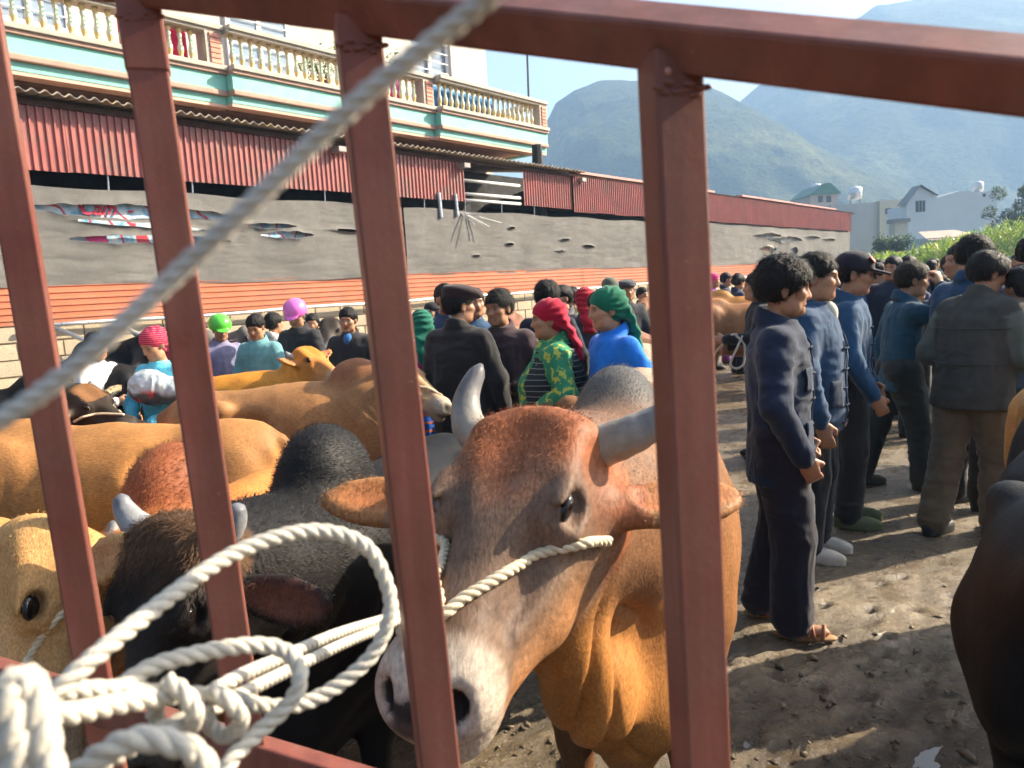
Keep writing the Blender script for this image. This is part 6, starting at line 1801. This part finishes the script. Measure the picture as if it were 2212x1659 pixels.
row = [(u + g.uniform(-9, 9), g.uniform(7.5, 18)) for u in np.linspace(1870, 2260, 24)] + [(u + g.uniform(-9, 9), g.uniform(16, 26)) for u in np.linspace(1700, 2240, 12)]
ORD = ['nearest the right edge', 'second', 'third', 'fourth', 'fifth', 'sixth', 'seventh', 'eighth', 'ninth', 'tenth', 'eleventh', 'twelfth'] + ['%dth' % i for i in range(13, 30)]
rk = {k: (sorted([j for j in range(len(row)) if (j < 24) == (k < 24)], key=lambda j: -row[j][0]).index(k)) for k in range(len(row))}
for k, (u, Y) in enumerate(row):
    hv = at(u, 600, Y)
    ht = g.uniform(1.55, 1.70)
    d = ray(u, 600); X_ = at(u, 600, Y)[0]
    i = g.choice((0, 0, 1, 1, 2, 3))
    o = copy_tree(protos[i]); o.location = (X_, Y, 0); o.rotation_euler = (0, 0, R_(g.uniform(-180, 180))); o.scale = (ht / 1.65,) * 3
    tag(o, 'man in the %s part of the crowd below the crop, %s' % ('near' if k < 24 else 'far', ORD[rk[k]] + ('' if rk[k] == 0 else ' from the right edge')), 'person', 'people in the distant crowd')
    c = g.choice(dark)
    for ch in o.children:
        if ch.name.startswith('jacket'): ch.color = (*c, 1)
        if ch.name.startswith('trousers'): ch.color = (*(np.array(c) * .5 + .008), 1)
        if ch.name.startswith('cap'): ch.color = (*g.choice(dark), 1)
# ================================================================ GATE AND ROPES in front of the camera
def gate():
    paint, n, b = new_mat('gate_paint')
    v = coords(n)
    c = ramp(n, noise(n, 7, 5, .6, v), [(.3, (.155, .045, .033)), (.7, (.215, .066, .048))])
    sp = ramp(n, noise(n, 60, 4, .7, v), [(.68, 0.), (.74, 1.)])
    c = mix(n, sp, c, (.34, .15, .10))
    chip = ramp(n, noise(n, 23, 7, .75, v), [(.66, 0.), (.69, 1.)])
    c = mix(n, chip, c, (.16, .10, .075))
    dust = ramp(n, noise(n, 5, 6, .7, v), [(.38, 0.), (.75, .55)])
    c = mix(n, dust, c, (.22, .12, .09))
    drip = ramp(n, noise(n, 30, 4, .6, coords(n, 'Object', (1, 1, .06))), [(.35, .78), (.7, 1.18)])
    c = mix(n, 1., c, drip, 'MULTIPLY')
    n.links.new(c, b.inputs['Base Color']); b.inputs['Specular IOR Level'].default_value = .28
    n.links.new(ramp(n, noise(n, 18, 4, .6, v), [(.3, .32), (.7, .55)]), b.inputs['Roughness'])
    bump(n, b, noise(n, 120, 5, .65, v), .15, .002)
    root = empty('cattle_gate', (-.6, .95, 0)); inv = Matrix.Translation(Vector((.6, -.95, 0)))
    def P(o): o.parent = root; o.matrix_parent_inverse = inv; return o
    tag(root, 'rust red welded steel gate with four upright bars close to the viewer', 'gate')
    Nf = np.array([.35, -.94, 0]); Nf /= np.linalg.norm(Nf); Sd = np.array([-Nf[1], Nf[0], 0])
    pos = [(-.600, .95), (-.3575, .83), (-.117, .71), (.127, .59)]
    A = at(310, -40, .83); B = at(1450, 82, .59)
    dv = (B - A) / np.linalg.norm(B - A)
    def rail_z(x): return A[2] + (x - A[0]) * dv[2] / dv[0]
    ends = [((-14, 182), (188.5, 1374), .95), ((325, 182), (500, 1374), .83), ((784.5, 182), (916.5, 1374), .71), ((1448.5, 182), (1502, 1374), .59)]
    for i, (a_, b_, Y) in enumerate(ends):
        w, t = (.0195, .012) if i < 3 else (.0205, .014)
        pa, pb = at(*a_, Y), at(*b_, Y); ax_ = (pa - pb) / np.linalg.norm(pa - pb)
        top = rail_z(pa[0]) - .012; hi_ = pb + ax_ * ((top - pb[2]) / ax_[2]); lo_ = pb + ax_ * ((.12 - pb[2]) / ax_[2])
        mb = MB(); mb.box((-w, -t, 0), (w, t, 1), ax=(Sd, -Nf, hi_ - lo_), o=lo_)
        P(mb.build('bar', paint, bevel=.0025))
        for q in range(9):
            t_ = -1 + q / 4.; wp = hi_ + Sd * w * t_ + Nf * (t + .001) - ax_ * (.028 + .004 * math.sin(q * 2.3))
            P(ball('weld_bead', wp, (.0045, .0018, .0024), lambda U: np.tile([.2, .08, .06], (len(U), 1)), None, paint, n=6))
        if i == 1: slv = (pb + ax_ * ((at(322, 160, .83)[2] - pb[2]) / ax_[2]), ax_)
    # sleeve weld on the second bar
    mb = MB(); mb.box((-.021, -.0135, 0), (.021, .0135, .15), ax=(Sd, -Nf, slv[1]), o=slv[0]); P(mb.build('sleeve', paint, bevel=.003))
    # top rail: square tube turned on edge
    up = np.cross(np.cross(dv, [0, 0, 1.]), dv); up /= np.linalg.norm(up); fr = np.cross(dv, up)
    if fr[1] > 0: fr = -fr
    a = R_(34)
    e1 = fr * math.cos(a) - up * math.sin(a); e2 = fr * math.sin(a) + up * math.cos(a)
    mb = MB(); mb.box((-.9, -.022, -.018), (1.5, .022, .018), ax=(dv, e1, e2), o=A + dv * .3)
    P(mb.build('top_rail', paint, bevel=.004))
    for p in ((745, 72, .715), (1440, 155, .575), (275, 30, .83)):
        q = at(*p); P(ball('weld_bead', q, (.0035,) * 3, lambda U: np.tile([.4, .25, .2], (len(U), 1)), None, M('weld', (.4, .2, .15), .5), n=8))
    # lower rail
    A2 = at(60, 1478, .96); B2 = at(560, 1632, .835); d2 = (B2 - A2) / np.linalg.norm(B2 - A2)
    u2 = np.cross(np.cross(d2, [0, 0, 1.]), d2); u2 /= np.linalg.norm(u2); f2 = np.cross(d2, u2)
    mb = MB(); mb.box((-1., -.012, -.02), (1.6, .012, .02), ax=(d2, f2, u2), o=A2); P(mb.build('lower_rail', paint, bevel=.003))
gate()
# scuffed patch on the third bar and on the fourth are left to the paint's own speckle
def ropes():
    r = .0060
    m_rope_grey = M('grey_rope', (.48, .46, .42), .9, .2, 40, 320, .4, .003)
    root = empty('coiled_rope', tuple(at(250, 1560, .45))); loc = np.array(root.location)
    tag(root, 'thick white laid rope looped and knotted at the lower left of the gate', 'rope')
    def R(name, pts, rad=r): return rope(name, [at(*p) - loc for p in pts], rad, m_white_rope, root)
    # the taut line rising to the upper right and its return
    root2 = empty('taut_rope', tuple(at(500, 480, .40))); l2 = np.array(root2.location)
    tag(root2, 'taut white rope running diagonally up to the right across the gate', 'rope')
    rope('rope_line', [at(*p) - l2 for p in ((-60, 945, .235), (150, 800, .24), (500, 480, .24), (760, 230, .235), (960, 70, .23), (1130, -70, .22))], .0033, m_rope_grey, root2)
    # big loop
    R('rope_loop', [(60, 1560, .40), (180, 1440, .42), (340, 1310, .47), (480, 1210, .52), (600, 1160, .55), (700, 1148, .57), (790, 1180, .58), (835, 1260, .58), (842, 1330, .57), (800, 1420, .56), (700, 1500, .54), (600, 1528, .52), (480, 1505, .50), (360, 1500, .47), (240, 1490, .44), (120, 1500, .41), (40, 1560, .38)])
    # second loop
    R('rope_loop', [(250, 1490, .45), (330, 1440, .47), (430, 1412, .49), (530, 1395, .51), (600, 1400, .52), (640, 1430, .515), (648, 1475, .505), (620, 1525, .50), (560, 1580, .49), (500, 1640, .47), (470, 1700, .46)])
    # double strand leading to the bull's nose
    R('lead_strand', [(395, 1535, .50), (500, 1470, .54), (600, 1425, .62), (720, 1372, .74), (820, 1340, .86), (870, 1325, .93)], .0057)
    R('lead_strand', [(400, 1560, .50), (520, 1500, .54), (620, 1450, .62), (740, 1392, .74), (830, 1355, .86), (872, 1335, .93)], .0057)
    # knot turns
    R('knot_turn', [(360, 1470, .455), (400, 1500, .45), (420, 1545, .452), (395, 1590, .47), (350, 1580, .49), (335, 1530, .49), (360, 1480, .47)])
    R('knot_turn', [(455, 1490, .475), (500, 1520, .468), (520, 1560, .475), (490, 1590, .49), (450, 1560, .50), (440, 1510, .49)])
    R('rope_tail', [(440, 1540, .47), (330, 1590, .44), (230, 1640, .40), (150, 1700, .37), (60, 1790, .35)], .0066)
    R('rope_tail', [(60, 1800, .34), (160, 1680, .345), (280, 1600, .35), (390, 1610, .355), (440, 1650, .36), (455, 1720, .36)], .0066)
    R('rope_bight', [(20, 1760, .31), (35, 1620, .31), (20, 1500, .315), (45, 1462, .32), (75, 1500, .32), (95, 1600, .315), (120, 1760, .31)], .0072)
    R('rope_tail', [(-20, 1520, .36), (120, 1545, .39), (260, 1520, .43), (380, 1500, .46)], .0066)
ropes()
# the bull's lead: knot at the nose
kn = empty('lead_knot', tuple(at(880, 1330, .95))); tag(kn, 'small white rope knot at the big bull\u2019s nose', 'rope')
kl = np.array(kn.location)
rope('knot_loop', [at(*p) - kl for p in ((868, 1310, .94), (905, 1300, .93), (940, 1330, .95), (930, 1380, .96), (890, 1395, .95), (862, 1350, .94), (885, 1315, .93), (950, 1345, .94))], .007, m_white_rope, kn)
# ---------------------------------------------------------------- hazy morning air
def haze():
    m = bpy.data.materials.new('haze'); m.use_nodes = True; n = m.node_tree
    n.nodes.remove(n.nodes['Principled BSDF'])
    v = nd(n, 'ShaderNodeVolumePrincipled')
    v.inputs['Color'].default_value = (.34, .54, .84, 1); v.inputs['Density'].default_value = HAZE_D
    v.inputs['Anisotropy'].default_value = .2
    n.links.new(v.outputs[0], n.nodes['Material Output'].inputs['Volume'])
    MB().box((-1000, -350, -2), (1000, 1300, 262)).build('haze', m)['kind'] = 'stuff'
HAZE_D = .0011
haze()
